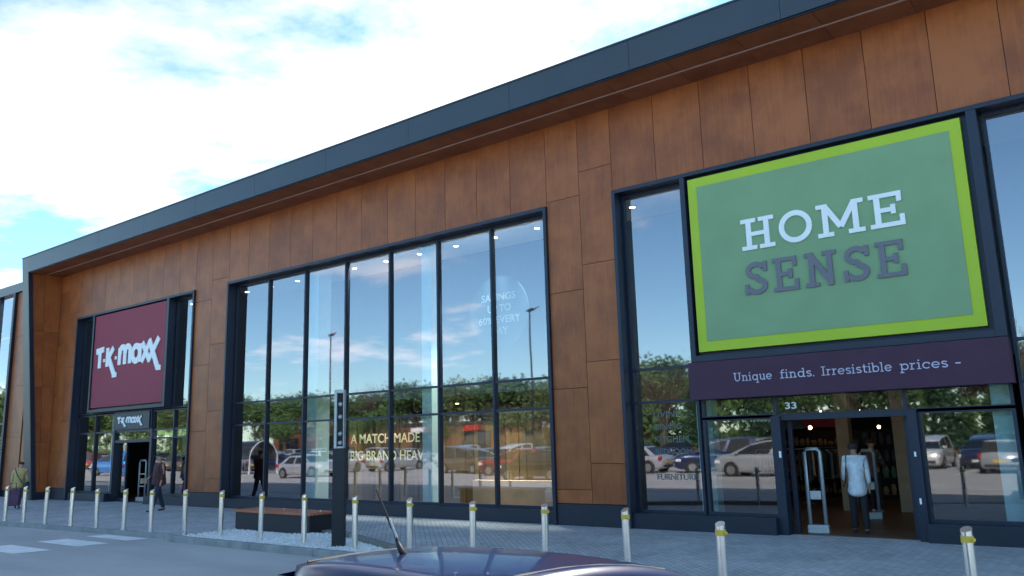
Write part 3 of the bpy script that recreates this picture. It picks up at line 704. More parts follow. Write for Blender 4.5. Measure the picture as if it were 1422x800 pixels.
rail(-7.4, 5.9, R(20), 'crowded clothes rail nearest the right entrance', PAL, 1)
rail(-6.9, 7.6, R(60), 'clothes rail beside the beige column inside the right entrance', PAL, 2)
rail(-30.6, 3.4, R(10), 'clothes rail just inside the left entrance door', PAL, 3)
rail(-27.4, 2.6, R(10), 'clothes rail behind the right hand glass of the left entrance', PAL, 4)
def shelf(x, y, rz, label, seed, w_=2.2):
    r = random.Random(seed)
    t = empty('shelving_unit', (x, y, .004), rz); tag(t, label, 'shelving', 'stocked shelving inside the shops')
    quick('shelf_frame', M['dark_wall'], t, ((-w_/2, -.02, 0), (w_/2, .04, 1.9)), *[((-w_/2, -.38, z), (w_/2, -.02, z+.03)) for z in (.1, .55, 1., 1.45)])
    for z in (.13, .58, 1.03, 1.48):
        b = MB(); px = -w_/2+.05
        while px < w_/2-.2:
            ww = r.uniform(.08, .22); hh = r.uniform(.1, .36); b.tube([(px+ww/2, -.2, z), (px+ww/2, -.2, z+hh*.5), (px+ww/2, -.2, z+hh)], [ww*.35, ww*.48, ww*.3], 10); px += ww+.03
        b.build('stock', cloth(r.choice(PAL)), t)
shelf(-7.9, 9.6, R(-15), 'stocked shelving deep inside the right entrance, left of the middle', 5)
shelf(-5.9, 9.2, R(5), 'stocked shelving deep inside the right entrance, straight ahead', 6)
shelf(-9.2, 11.6, R(30), 'stocked shelving against the left partition inside the right entrance', 7)
shelf(-29.6, 6.4, R(0), 'stocked shelving at the back of the left entrance', 8)
o = tag(empty('wall_sign', (0, 0, 0)), 'dim red sign band high inside the right entrance', 'sign')
quick('band', mat('red_band', (.5, .02, .02), .6), o, ((-8.9, 7.9, 2.0), (-6.4, 7.95, 2.5)))
o = tag(empty('stacked_baskets', (-27.0, .95, 0)), 'stack of red baskets behind the glass right of the left door', 'baskets')
b = MB()
for k in range(3):
    for j in range(3):
        x0 = -.6+j*.45; z0 = .36+k*.2-.32; b.hexa([(x0+.04, -.12, z0), (x0+.36, -.12, z0), (x0+.36, .12, z0), (x0+.04, .12, z0), (x0, -.16, z0+.18), (x0+.4, -.16, z0+.18), (x0+.4, .16, z0+.18), (x0, .16, z0+.18)])
b.build('baskets', mat('basket_red', (.5, .03, .04), .5), o)

# ------------------------------------------------------------------ street furniture
def bollard():
    t = empty('bollard', (0, 0, 0))
    b = MB(); b.tube([(0, 0, -.02), (0, 0, .93)], .052, 20)
    # sloping top
    n = 20; ring = [(.052*math.cos(2*math.pi*k/n), .052*math.sin(2*math.pi*k/n)) for k in range(n)]
    o = len(b.v); b.v += [(x, y, .93) for x, y in ring]+[(x, y, .955+y*.45) for x, y in ring]; b.tone += [0]*2*n
    b.f += [(o+k, o+(k+1) % n, o+n+(k+1) % n, o+n+k) for k in range(n)]+[tuple(o+n+k for k in range(n))]
    b.build('post', M['steel'], t)
    b = MB(); b.tube([(0, 0, .835), (0, 0, .895)], .056, 20); b.tube([(.05, -.02, .865), (.075, -.03, .865)], .018, 8); b.build('reflective_band', M['yellow'], t)
    b = MB(); b.tube([(0, 0, .0), (0, 0, .012)], .075, 20); b.build('base_ring', M['steel'], t)
    return t
BL = [(-26.3, -5.3, 'steel bollard cut by the left edge of the picture'), (-25.05, -5.3, 'steel bollard in front of the person in the yellow cardigan'),
      (-23.9, -5.22, 'steel bollard in front of the raking grey side frame, left of the wood corner'), (-22.5, -5.18, 'steel bollard in front of the wood panels left of the dark red sign bay'),
      (-21.2, -5.14, 'steel bollard in front of the left glass pane of the left entrance'), (-19.95, -5.08, 'steel bollard in front of the left entrance doorway'),
      (-18.8, -5.02, 'steel bollard beside the walking man in the brown jacket'), (-17.5, -4.93, 'steel bollard in front of the wood pier right of the left entrance'),
      (-16.2, -4.86, 'steel bollard just left of the black bench'), (-14.62, -4.96, 'steel bollard in front of the left half of the bench'),
      (-13.2, -4.98, 'steel bollard in front of the right end of the bench'), (-11.55, -5.14, 'steel bollard right of the tall dark post in the gravel'),
      (-9.99, -5.31, 'steel bollard behind the car aerial'), (-8.36, -5.6, 'steel bollard in front of the sixth bay of the middle window'),
      (-7.01, -5.59, 'steel bollard in front of the right edge of the middle window'), (-5.52, -5.83, 'steel bollard in front of the wood pier between middle window and right entrance'),
      (-3.73, -6.97, 'steel bollard left of the right entrance doorway'), (-1.45, -6.55, 'steel bollard near the right edge of the picture')]
b0 = bollard()
for i, (x, y, lb) in enumerate(BL):
    o = b0 if i == 0 else copy_tree(b0)
    o.location = (x, y, 0); o.rotation_euler = (rnd.uniform(-.012, .012), rnd.uniform(-.012, .012), rnd.uniform(-.5, .5)); tag(o, lb, 'bollard', 'steel bollards along the pavement')

t = empty('light_column', (-12.18, -4.98, 0), R(38)); tag(t, 'tall dark square post with a silver head of spotlights standing in the gravel', 'lamp post')
quick('post', M['black_metal'], t, ((-.115, -.1, 0), (.115, .1, 1.82)), bevel=.008)
quick('lamp_housing', M['silver'], t, ((-.095, -.1, 1.82), (-.045, .1, 2.93)), ((.075, -.1, 1.82), (.095, .1, 2.93)), ((-.045, -.1, 2.86), (.075, .1, 2.93)), ((-.045, -.1, 1.82), (.075, .1, 1.86)), bevel=.012)
quick('dark_back', M['black_metal'], t, ((-.045, .0, 1.86), (.075, .09, 2.86)))
for z in (2.66, 2.42, 2.1, 1.93):
    b = MB(); b.tube([(.015, 0, z), (.015, -.06, z-.01), (.015, -.085, z-.015)], [.045, .045, .03], 12); b.build('spotlight', M['silver'], t, smooth=True)

t = empty('bench', (-15.62, -3.67, 0), R(-1)); tag(t, 'long black box bench with orange brown timber top on the gravel', 'bench')
b = MB(); b.box((-1.37, -.32, .03), (1.37, .32, .42)); b.build('body', M['black_metal'], t, bevel=.01)
b = MB()
for k in range(5): b.box((-1.41, -.35+k*.142, .422), (1.41, -.35+k*.142+.132, .475))
b.build('seat', M['bench_wood'], t, bevel=.006)
b = MB()
for x in (-.9, -.1, .7, 1.2): b.tube([(x, .1, .475), (x, .1, .5)], .02, 8)
b.build('seat_stud', M['steel'], t)

# ------------------------------------------------------------------ vehicles
def car(L_=4.2, W=1.75, H=1.45, zb=.2, hood=.86, belt=.92, rear='hatch', colr=(.3, .3, .3), roof_a=.05, cabin=(-.46, .28), detail=1, bent=.0):
    """local +x is forward. returns the root with its parts."""
    t = empty('parked_car', (0, 0, 0)); P = paint(colr)
    xr, xf = -L_/2, L_/2
    c0, c1 = cabin[0]*L_, cabin[1]*L_          # cabin base from rear to windscreen foot
    # lower body lofted from stations along the car
    st = []; n = 26
    wr = .31; wx = (xr+.17*L_, xf-.19*L_)
    for i in range(n+1):
        u = i/n; x = xr+u*L_
        e = 1-abs(2*u-1)**6*.18
        if x > c1: top = belt+(hood-belt)*min(1, (x-c1)/(xf-c1))**1.0-.16*max(0, (x-xf+.5)/.5)**2
        elif x < c0: top = belt+.02-.08*max(0, (xr+.25-x)/.25)**2 if rear == 'saloon' else belt+.0
        else: top = belt
        lift = zb
        if u < .05: lift = zb+.12*(1-u/.05)
        if u > .95: lift = zb+.1*((u-.95)/.05)
        st.append((x, lift, top, W/2*e))
    b = MB(); prof = lambda z0, z1, w_: [(0, z0), (w_*.86, z0), (w_*.97, z0+.1), (w_, z0+(z1-z0)*.45), (w_*.985, z0+(z1-z0)*.75), (w_*.93, z1-.035), (w_*.84, z1), (0, z1+.03)]
    rows = []
    for (x, z0, z1, w_) in st:
        pr = prof(z0, z1, w_); full = [(y, z) for y, z in pr]+[(-y, z) for y, z in pr[-2:0:-1]]
        rows.append(full)
    m_ = len(rows[0]); vs = []; fs = []
    for (x, *_), rw in zip(st, rows): vs += [(x, y, z) for y, z in rw]
    for i in range(n):
        for k in range(m_): fs.append((i*m_+k, i*m_+(k+1) % m_, (i+1)*m_+(k+1) % m_, (i+1)*m_+k))
    fs += [tuple(range(m_)), tuple(n*m_+k for k in range(m_))]
    b.add(vs, fs); body = b.build('body', P, t, smooth=True)
    # cabin: roof line
    rl0, rl1 = c0+(.16 if rear == 'hatch' else .62), c1-(.72 if rear != 'mpv' else .85)
    if rear == 'mpv': rl0 = c0+.1
    hw = W/2*.66
    def rz_(x): 
        k = (x-(rl0+.35)); return H-roof_a*k*k
    xs = [rl0+(rl1-rl0)*i/14 for i in range(15)]
    gl = MB(); pl = MB()
    yb = W/2*.86
    def side(x_top, s): return (x_top, s*hw*(1-.04*max(0, (x_top-rl0)/(rl1-rl0))), rz_(x_top)-.055)
    segs = [0, .09, .42, .5, .9, 1.]
    for s in (-1, 1):
        for a_, c_, kind in ((0, .12, 'p'), (.12, .46, 'g'), (.46, .51, 'p'), (.51, .93, 'g'), (.93, 1., 'p')):
            def bt(f): return (c0+(c1-c0)*f, s*yb, belt+.005)
            def tp(f): return side(rl0+(rl1-rl0)*f, s)
            q = [bt(a_), bt(c_), tp(c_), tp(a_)]
            (gl if kind == 'g' else pl).add(q, [(0, 1, 2, 3)])
    a_, c_ = side(rl1, -1), side(rl1, 1); gl.add([(c1, -yb, belt+.01), (c1, yb, belt+.01), c_, a_], [(0, 1, 2, 3)])
    a_, c_ = side(rl0, -1), side(rl0, 1); gl.add([(c0, -yb, belt+.01), (c0, yb, belt+.01), c_, a_], [(0, 1, 2, 3)])
    wn = gl.build('windows', M['car_glass'], t, recalc=True)
    pl.build('pillars', P, t)
    # roof skin
    b = MB(); NS = 16; idx = []
    hwr = hw+.015
    for i in range(-1, 17):
        ii = min(max(i, 0), 15)
        f = ii/15; x = rl0+(rl1-rl0)*f; row = []
        for j in range(-1, NS+2):
            jj = min(max(j, 0), NS); s_ = -1+2*jj/NS
            y = s_*hwr*(1-.05*f); xx = x+ .1*abs(s_)**4*(1-f)-.06*abs(s_)**4*f
            z = rz_(x)-.03*abs(s_)**2.5
            if i < 0 or i > 15 or j < 0 or j > NS: z -= .06
            if i < 0: xx -= .02
            if i > 15: xx += .03
            if j < 0: y -= .012
            if j > NS: y += .012
            row.append(len(b.v)); b.v.append((xx, y, z)); b.tone.append(0)
        idx.append(row)
    for i in range(len(idx)-1):
        for j in range(len(idx[0])-1): b.f.append((idx[i][j], idx[i][j+1], idx[i+1][j+1], idx[i+1][j]))
    rf = b.build('roof', P, t, smooth=True)
    # wheels
    for x in wx:
        for s in (-1, 1):
            b = MB(); b.tube([(x, s*(W/2-.19), wr), (x, s*(W/2-.02), wr), (x, s*(W/2+.005), wr)], [wr, wr, wr-.03], 24); wh = b.build('wheel', M['tyre'], t)
            b = MB(); b.tube([(x, s*(W/2+.0), wr), (x, s*(W/2+.012), wr)], wr*.66, 20); b.build('rim', M['alloy'], wh)
            b = MB(); b.tube([(x, s*(W/2-.12), wr+.02), (x, s*(W/2-.004), wr+.02)], wr+.055, 24); b.build('wheel_arch', M['dark_trim'], t)
    for s in (-1, 1):
        quick('headlight', M['lamp_clear'], t, ((xf-.32, s*W/2*.66, .6), (xf-.035, s*W/2*.93, .74)), bevel=.03)
        quick('tail_light', M['lamp_red'], t, ((xr+.01, s*W/2*.72, .68), (xr+.2, s*W/2*.955, .88)), bevel=.03)
        quick('door_mirror', P, t, ((c1-.5, s*(W/2*.9), belt+.02), (c1-.35, s*(W/2+.1), belt+.14)), bevel=.03)
    quick('bumper', M['dark_trim'], t, ((xf-.12, -W/2*.7, .3), (xf+.01, W/2*.7, .46)), ((xr-.01, -W/2*.7, .3), (xr+.12, W/2*.7, .42)), bevel=.02)
    quick('number_plate', M['marking'], t, ((xf-.0, -.26, .36), (xf+.016, .26, .47)))
    quick('number_plate', M['yellow'], t, ((xr-.022, -.26, .5), (xr-.002, .26, .61)))
    for s in (-1, 1):
        for fx_ in (.12, .5, .93):
            x_ = c0+(c1-c0)*fx_ if fx_ != .93 else c1-.18
            b = MB(); b.tube([(x_, s*W/2*.985, .34), (x_, s*W/2*1.0, .5), (x_, s*W/2*.985, .75), (x_, s*W/2*.93, belt-.02)], .006, 4); b.build('door_seam', M['dark_trim'], t)
        quick('door_handle', P, t, ((c0+(c1-c0)*.4, s*(W/2*.97), belt-.16), (c0+(c1-c0)*.4+.2, s*(W/2+.01), belt-.12)), bevel=.01)
    return t, dict(rl0=rl0, rl1=rl1, hw=hw, rz=rz_)
paint((.004, .014, .06), 0., .4, .2)
# foreground car, seen only as its domed roof and aerial
fgc, inf = car(3.7, 1.68, 1.442, hood=.84, belt=.9, rear='hatch', colr=(.004, .014, .06), roof_a=.115, cabin=(-.47, .3))
fgc.name = 'blue_car'
tag(fgc, 'dark blue car whose shiny domed roof with an aerial shows at the bottom edge', 'car')
rl0 = inf['rl0']
th = R(90)-.093
fgc.rotation_euler = (0, 0, th)
c_, s_ = math.cos(th), math.sin(th)
fgc.location = (-2.385-c_*rl0, -13.25-s_*rl0, -.1+.1)
b = MB(); ax, az = rl0+.36, inf['rz'](rl0+.36)
b.tube([(ax+.02, .19, az-.01), (ax+.0, .19, az+.015), (ax-.02, .19, az+.05)], [.016, .013, .008], 10); an = b.build('aerial_base', M['dark_trim'], fgc, smooth=True)
b = MB(); b.tube([(ax-.015, .19, az+.045), (ax-.13, .19, az+.27)], [.0065, .0035], 8); b.build('aerial_rod', M['black_metal'], an)
b = MB(); b.tube([(ax-.026, .19, az+.068), (ax-.062, .19, az+.145)], [.0085, .0075], 8); b.build('aerial_collar', M['steel'], an)
for sgn_ in (-1, 1):
  b = MB(); b.tube([(rl0+.02+.1*1, sgn_*inf['hw']*.93, inf['rz'](rl0+.1)-.022)]+[(rl0+.1+1.2*f, sgn_*inf['hw']*(.93-.04*f), inf['rz'](rl0+.1+1.2*f)-.024) for f in (.2, .4, .6, .8, 1.)], .006, 6)
  b.build('roof_seam', M['dark_trim'], fgc)

# the car park behind the camera, seen only as reflections
masters = {'hatchback': dict(L_=4.0, W=1.74, H=1.47, rear='hatch'), 'saloon': dict(L_=4.5, W=1.8, H=1.42, rear='saloon', cabin=(-.42, .24)),
           'people carrier': dict(L_=4.5, W=1.84, H=1.72, rear='mpv', belt=1.0, hood=.98, cabin=(-.49, .33)), 'van': dict(L_=5., W=1.95, H=2.0, rear='mpv', belt=1.15, hood=1.05, cabin=(-.49, .36))}
COL = {'silver': (.45, .47, .5), 'black': (.012, .012, .014), 'red': (.32, .012, .01), 'white': (.75, .75, .75), 'blue': (.02, .12, .45), 'grey': (.12, .125, .13), 'dark blue': (.015, .03, .09), 'bronze': (.14, .1, .05), 'bright blue': (.02, .25, .75)}
cars = {}
def place_car(kind, cname, x, y, rz, where):
    k = (kind, cname)
    if k in cars: o = copy_tree(cars[k])
    else: o, _ = car(colr=COL[cname], **masters[kind]); cars[k] = o
    o.location = (x, y, -.1); o.rotation_euler = (0, 0, rz)
    tag(o, '%s %s %s' % (cname, kind, where), 'van' if kind == 'van' else 'car', 'cars in the reflected car park')
PI = math.pi
place_car('people carrier', 'silver', -13.6, -20.6, PI, 'reflected side on beside the right entrance door')
place_car('saloon', 'silver', -22.9, -24.4, PI, 'reflected in the narrow pane left of the green sign')
place_car('people carrier', 'dark blue', -18.2, -25.2, R(150), 'reflected behind the window lettering near the right entrance')
place_car('hatchback', 'black', -24.3, -17.6, PI, 'reflected in the right hand bays of the middle window')
place_car('hatchback', 'red', -29.5, -22.4, R(170), 'reflected between the last two bays of the middle window')
place_car('saloon', 'silver', -42.3, -17.6, 0, 'reflected with its headlights in the second bay of the middle window')
place_car('people carrier', 'bronze', -34.5, -24.2, R(10), 'reflected in the sixth bay of the middle window')
place_car('van', 'bright blue', -66.0, -17.2, PI, 'reflected in the left panes of the left entrance')
place_car('hatchback', 'white', -47., -24., R(80), 'reflected beside the trolley shelter')
rr = random.Random(11)
rows = [(-27.5, 'first'), (-33., 'second'), (-44.5, 'third'), (-50., 'fourth')]
for ri, (y, rn) in enumerate(rows):
    x = -92.+rr.uniform(0, 2); last = None
    while x < 4:
        if rr.random() < (.62 if ri < 2 else .4) and not (ri == 0 and -26 < x < -15):
            kd = rr.choice(['hatchback', 'hatchback', 'saloon', 'people carrier']); cn = rr.choice(['silver', 'black', 'red', 'white', 'grey', 'dark blue', 'silver', 'white'])
            pos = 'far left' if x < -70 else 'left part' if x < -48 else 'middle' if x < -26 else 'right part'
            place_car(kd, cn, x, y+rr.uniform(-.3, .3), R(90) if ri % 2 else R(-90), '%s, %s row of reflected cars%s' % (pos, rn, ' beside a '+last if last else ''))
            last = cn+' '+kd
        x += 2.6 if rr.random() < .85 else 5.2
def lamp(x, y, rz, label):
    t = empty('street_lamp', (x, y, -.1), rz); tag(t, label, 'street lamp', 'lamps in the car park')
    b = MB(); b.tube([(0, 0, 0), (0, 0, 1.2), (0, 0, 1.25), (0, 0, 10.)], [.11, .11, .075, .05], 12); b.build('column', M['black_metal'], t)
    b = MB(); b.tube([(0, 0, 9.95), (.9, 0, 10.12)], .035, 8); b.build('arm', M['black_metal'], t)
    b = MB(); b.hexa([(-.25, -.12, 9.95), (.35, -.16, 10.), (.35, .16, 10.), (-.25, .12, 9.95), (-.2, -.1, 10.05), (.3, -.12, 10.12), (.3, .12, 10.12), (-.2, .1, 10.05)]); b.build('lamp_head', M['black_metal'], t)
lamp(-47.2, -23.2, R(15), 'dark street lamp reflected in the third bay of the middle window')
lamp(-29.6, -24.5, R(15), 'dark street lamp reflected in the last bay of the middle window')
lamp(-63.5, -22.5, R(15), 'dark street lamp reflected in the right pane of the left entrance')
lamp(-9., -26.5, R(15), 'dark street lamp of the car park, furthest right')
# trolley shelter with a white arched end
t = tag(empty('trolley_shelter', (-55.5, -22, -.1)), 'arched trolley shelter reflected in the first bay of the middle window', 'shelter')
for xx in (-2.2, 2.2):
    b = MB(); b.tube([(xx, 1.3*math.cos(R(a)), 1.1+1.4*math.sin(R(a)) if a not in (-0,) else 1.1) for a in range(0, 181, 12)], .032, 6); b.tube([(xx, 1.3, 0), (xx, 1.3, 1.1)], .05, 6); b.tube([(xx, -1.3, 0), (xx, -1.3, 1.1)], .05, 6)
    b.build('arch', M['white_letter'], t)
b = MB(); pp = [(1.3*math.cos(R(a)), 1.1+1.4*math.sin(R(a))) for a in range(0, 181, 12)]
for p, q in zip(pp[:-1], pp[1:]): b.add([(-2.2, *p), (2.2, *p), (2.2, *q), (-2.2, *q)], [(0, 1, 2, 3)])
b.build('canopy', M['car_glass'], t)
# far row of shops, wood clad like this one
t = tag(empty('far_building', (-95, -84, -.1)), 'low orange clad shop row beyond the reflected car park', 'building')
b = MB()
for k in range(34):
    x0 = -42+k*2.5; b.box((x0+.02, 0, .0), (x0+2.48, .2, 4.8), rnd.random())
b.build('wall', wood_mat('far_cladding', (.12, .05, .03), (.22, .1, .05)), t)
quick('roof', M['fascia'], t, ((-42.5, -12, 4.82), (43.5, .5, 5.2)))
for k in range(7):
    fr_ = quick('shop_window', M['frame'], t, ((-40+k*12, .2, .1), (-34+k*12, .3, 3.6)))
    quick('pane', M['car_glass'], fr_, ((-39.8+k*12, .3, .3), (-34.2+k*12, .32, 3.4)))
quick('red_sign', mat('far_sign_red', (.6, .03, .02), .5), t, ((8, .3, 3.7), (12, .45, 4.6)), ((-16, .3, 3.7), (-13, .45, 4.5)))
quick('white_sign', M['white_letter'], t, ((-4, .3, 3.7), (-1, .45, 4.4)), ((24, .3, 3.7), (28, .45, 4.6)))
# trees
def tree(kind, seed):
    r = random.Random(seed); H = {'leafy': 13., 'pale': 15., 'conifer': 12., 'bare': 15.}[kind]
    name = {'leafy': 'broadleaf_tree', 'pale': 'birch_tree', 'conifer': 'conifer_tree', 'bare': 'bare_tree'}[kind]
    t = empty(name, (0, 0, 0)); b = MB(); tips = []
    def grow(p, d, l, rad, lev):
        q = p+d*l; mid = p+d*l*.5+Vector((r.uniform(-1, 1), r.uniform(-1, 1), r.uniform(-.3, .3)))*l*.06
        b.tube([p, mid, q], [rad, rad*.82, rad*.62], 6 if lev < 2 else 4, cap=False)
        if lev >= (5 if kind == 'bare' else 3): tips.append(q); return
        for k in range(3 if lev else 5):
            dd = (d*(.9 if lev else 1.1)+Vector((r.uniform(-1, 1), r.uniform(-1, 1), r.uniform(-.15, .75)))*.85).normalized()
            grow(p+d*l*r.uniform(.6, 1.), dd, l*r.uniform(.6, .8), rad*.56, lev+1)
    if kind == 'conifer':
        b.tube([(0, 0, 0), (0, 0, H)], [.25, .04], 8)
    else: grow(Vector((0, 0, 0)), Vector((0, 0, 1)), H*.3, H*.02, 0)
    b.build('trunk', M['trunk'], t)
    f = MB()
    def leaf(p, s):
        a = Vector((r.gauss(0, 1), r.gauss(0, 1), r.gauss(0, 1))).normalized(); c = a.cross(Vector((r.gauss(0, 1), r.gauss(0, 1), r.gauss(0, 1)))).normalized()
        f.add([p-a*s, p+c*s*.6, p+a*s, p-c*s*.6], [(0, 1, 2, 3)])
    if kind == 'conifer':
        for k in range(4200):
            h = r.random()**1.3; z = 1.2+h*(H-1.2); rr_ = (1-h)*3.6*(.6+.4*math.sin(z*3.5)**2)+.15; a = r.uniform(0, 6.28); q = rr_*math.sqrt(r.random())
            leaf(Vector((q*math.cos(a), q*math.sin(a), z-q*.25)), r.uniform(.12, .26))
    else:
        nl = {'leafy': 84, 'pale': 50, 'bare': 2}[kind]
        for q in tips:
            if r.random() < .12: continue
            for k in range(nl):
                leaf(q+Vector((r.gauss(0, 1), r.gauss(0, 1), r.gauss(0, .8)))*(.85 if kind != 'bare' else .4), r.uniform(.12, .3) if kind != 'bare' else .07)
    f.build('crown', M[{'leafy': 'leaf_green', 'pale': 'leaf_pale', 'conifer': 'leaf_dark', 'bare': 'twigs'}[kind]], t, recalc=False)
    return t
TM = {}; TH = {}
LAB = {'leafy': 'full green broadleaf tree in the treeline reflected in the glass', 'pale': 'thin pale green spring tree in the treeline reflected in the glass',
       'conifer': 'dark green conifer in the treeline reflected in the glass', 'bare': 'bare branched tree in the treeline reflected in the glass'}
def place_tree(kind, x, y, s):
    v = kind
    if v in TM: o = copy_tree(TM[v])
    else: o = TM[v] = tree(kind, sum(map(ord, kind)))
    if o is TM[v] and v not in TH: TH[v] = max((ch.matrix_basis @ Vector(q)).z for ch in o.children for q in [p.co for p in ch.data.vertices])
    if s:       # size set by its distance, so that the treeline stays level seen from the shop front
        dist = math.hypot(x, -y+16.); az = math.degrees(math.atan2(-x, -y+16.)); el = 3.7+max(0, 58-az)/50*2.7
        s = (2.0+math.tan(R(el*s))*dist)/TH[v]
    wd = s*rr.uniform(1.05, 1.35)
    o.location = (x, y, -.1); o.scale = (wd, wd, s); o.rotation_euler = (0, 0, rr.uniform(0, 6.28))
    tag(o, LAB[kind], 'tree', '%s trees reflected in the glass' % kind)
x = -235.
while x < 20:
    far = 60 if x < -125 else 96 if x < -60 else 72
    place_tree(rr.choice(['leafy', 'leafy', 'leafy', 'pale', 'pale', 'bare', 'bare', 'leafy']), x, -far-rr.uniform(0, 10), rr.uniform(.72, 1.08)); x += rr.uniform(3., 5.)
for k in range(46): place_tree(rr.choice(['leafy', 'leafy', 'leafy', 'pale']), -225+k*5.3+rr.uniform(-2, 2), -90-(16 if k < 29 else -8), rr.uniform(.7, .95))
for k in range(20): place_tree(rr.choice(['leafy', 'pale', 'bare', 'bare']), -128+k*3.9+rr.uniform(-1.5, 1.5), -76+rr.uniform(-3, 5), rr.uniform(.4, .6))
for x, y, s in ((-34, -58, .9), (-29.5, -62, .8), (-8, -56, .85), (-70, -86, .8), (-13, -60, .8), (-2, -58, .85)): place_tree('conifer', x, y, s)
for x, y, s in ((-37, -56, .95), (-16, -57, .8), (-20, -60, .85), (-25, -58, .7), (-5, -60, .9)): place_tree('bare' if s > .82 else 'leafy', x, y, s)
h = MB(); r = random.Random(5)
for k in range(17000):
    x = r.uniform(-235, 20); y = (-62 if x > -52 else -98 if x > -120 else -57)+r.uniform(-1.4, 1.4); z = r.uniform(0, 5.2+math.sin(x*.7)*.7); s = r.uniform(.15, .35)
    a = r.uniform(0, 6.28); h.add([(x-s*math.cos(a), y, z-s), (x+s, y+s*math.sin(a), z-s*.3), (x+s*math.cos(a), y, z+s), (x-s, y-s*.5, z+s*.3)], [(0, 1, 2, 3)])
tag(h.build('hedge_undergrowth', M['leaf_green'], recalc=False), 'dense green undergrowth along the far edge of the car park', 'undergrowth', kind='stuff')

# ------------------------------------------------------------------ people
def skinned(name, V, E, m, parent, sub=2, loc=(0, 0, 0), root=0):
    me = bpy.data.meshes.new(name); me.from_pydata([v[:3] for v in V], E, []); o = bpy.data.objects.new(name, me); col.objects.link(o)
    sk = o.modifiers.new('skin', 'SKIN'); sk.use_smooth_shade = True; ss = o.modifiers.new('sub', 'SUBSURF'); ss.levels = sub; ss.render_levels = sub
    for i, v in enumerate(V):
        d = me.skin_vertices[0].data[i]; d.radius = (v[3], v[4] if len(v) > 4 else v[3]); d.use_root = (i == root)
    dg = bpy.context.evaluated_depsgraph_get(); m2 = bpy.data.meshes.new_from_object(o.evaluated_get(dg)); bpy.data.objects.remove(o)
    for p in m2.polygons: p.use_smooth = True
    m2.materials.clear(); m2.materials.append(m)
    o = bpy.data.objects.new(name, m2); col.objects.link(o); o.parent = parent; o.location = loc
    return o
def person(x, y, z, rz, label, H=1.72, top=(.3, .3, .3), bottom=(.03, .03, .04), hair=(.05, .03, .02), shoe=(.02, .02, .02), stride=.0, lean=0., armL=(0, 0), armR=(0, 0), headdown=0., coat=0., hairlen=0., cap=None, bulk=1.):
    """faces local +x; y is its left. arm=(swing forward, elbow bend) in radians."""
    t = empty('person', (x, y, z), rz); tag(t, label, 'person'); k = H/1.75
    hip = Vector((0, 0, .92)); chest = Vector((math.sin(lean)*.45, 0, .92+.45*math.cos(lean))); nk = chest+Vector((math.sin(lean)*.12, 0, .1)); hd = nk+Vector((.02+math.sin(lean+headdown)*.13, 0, .13*math.cos(headdown*.6)+.01))
    V = [(*hip, .13*bulk, .105*bulk), (*(hip+(chest-hip)*.5), .135*bulk, .1*bulk), (*chest, .155*bulk, .105*bulk), (*nk, .055, .055), (*(nk+(hd-nk)*.6), .06, .075), (*hd, .098, .118), (*(hd+Vector((.0, 0, .085))), .075, .09)]
    E = [(0, 1), (1, 2), (2, 3), (3, 4), (4, 5), (5, 6)]
    J = {}
    for s, arm in ((1, armL), (-1, armR)):
        sh = chest+Vector((0, s*.17*bulk, .035)); a = arm[0]; el = sh+Vector((math.sin(a)*.27, s*.03, -math.cos(a)*.27)); a2 = a+arm[1]; wr = el+Vector((math.sin(a2)*.24, -s*.01, -math.cos(a2)*.24)); hn = wr+Vector((math.sin(a2)*.09, 0, -math.cos(a2)*.09))
        i = len(V); V += [(*sh, .058), (*el, .042), (*wr, .028), (*hn, .034, .018), (*(hn+(hn-wr)*.9), .016, .012)]; E += [(2, i), (i, i+1), (i+1, i+2), (i+2, i+3), (i+3, i+4)]
        # thumb and fingers
        f0 = len(V); V += [(*(hn+Vector((.035, 0, -.02))), .011)]; E += [(i+3, f0)]
        J[s] = (sh, el, wr, hn)
    for s in (1, -1):
        d = s*stride; hj = hip+Vector((0, s*.095, -.04)); kn = Vector((math.sin(d)*.43+.02, s*.1, hj.z-math.cos(d)*.43)); back = min(0, d)
        an = kn+Vector((math.sin(d*.9+back*.5)*.41, 0, -math.cos(d*.9+back*.5)*.41)); toe = an+Vector((.15, 0, -.03+back*.05))
        i = len(V); V += [(*hj, .088), (*kn, .06), (*an, .042), (*toe, .036, .03)]; E += [(0, i), (i, i+1), (i+1, i+2), (i+2, i+3)]
        J['L%d' % s] = (hj, kn, an, toe)
    lowest = min(J['L1'][2].z, J['L-1'][2].z)-.06
    sh_ = Vector((0, 0, -lowest))
    def S(v, r_=1.): return ((v[0])*k, v[1]*k, (v[2]-lowest)*k, v[3]*k*r_, (v[4] if len(v) > 4 else v[3])*k*r_)
    skinned('body', [S(v) for v in V], E, M['skin'], t)
    # jacket
    c = [(*(hip+Vector((0, 0, -.17-coat))), .2*bulk, .19*bulk), (*(hip+Vector((0, 0, -.05))), .185*bulk, .165*bulk), (*(hip+(chest-hip)*.5), .152*bulk, .12*bulk), (*(chest+Vector((0, 0, .0))), .178*bulk, .125*bulk), (*(nk-Vector((0, 0, .0))), .085, .08)]; Ec = [(0, 1), (1, 2), (2, 3), (3, 4)]
    for s in (1, -1):
        a, e, w2, h2 = J[s]; i = len(c); c += [(*(a+Vector((0, -s*.02, -.005))), .085), (*(e-Vector((0, s*.02, 0))), .062), (*(w2-(w2-e)*.08), .044)]; Ec += [(3, i), (i, i+1), (i+1, i+2)]
    skinned('jacket', [S(v) for v in c], Ec, cloth(top), t)
    c = [(*(hip+Vector((0, 0, .02))), .12, .1)]; Ec = []
    for s in (1, -1):
        a, e, w2, h2 = J['L%d' % s]; i = len(c); c += [(*a, .102), (*e, .074), (*(w2+Vector((0, 0, -.0))), .062)]; Ec += [(0, i), (i, i+1), (i+1, i+2)]
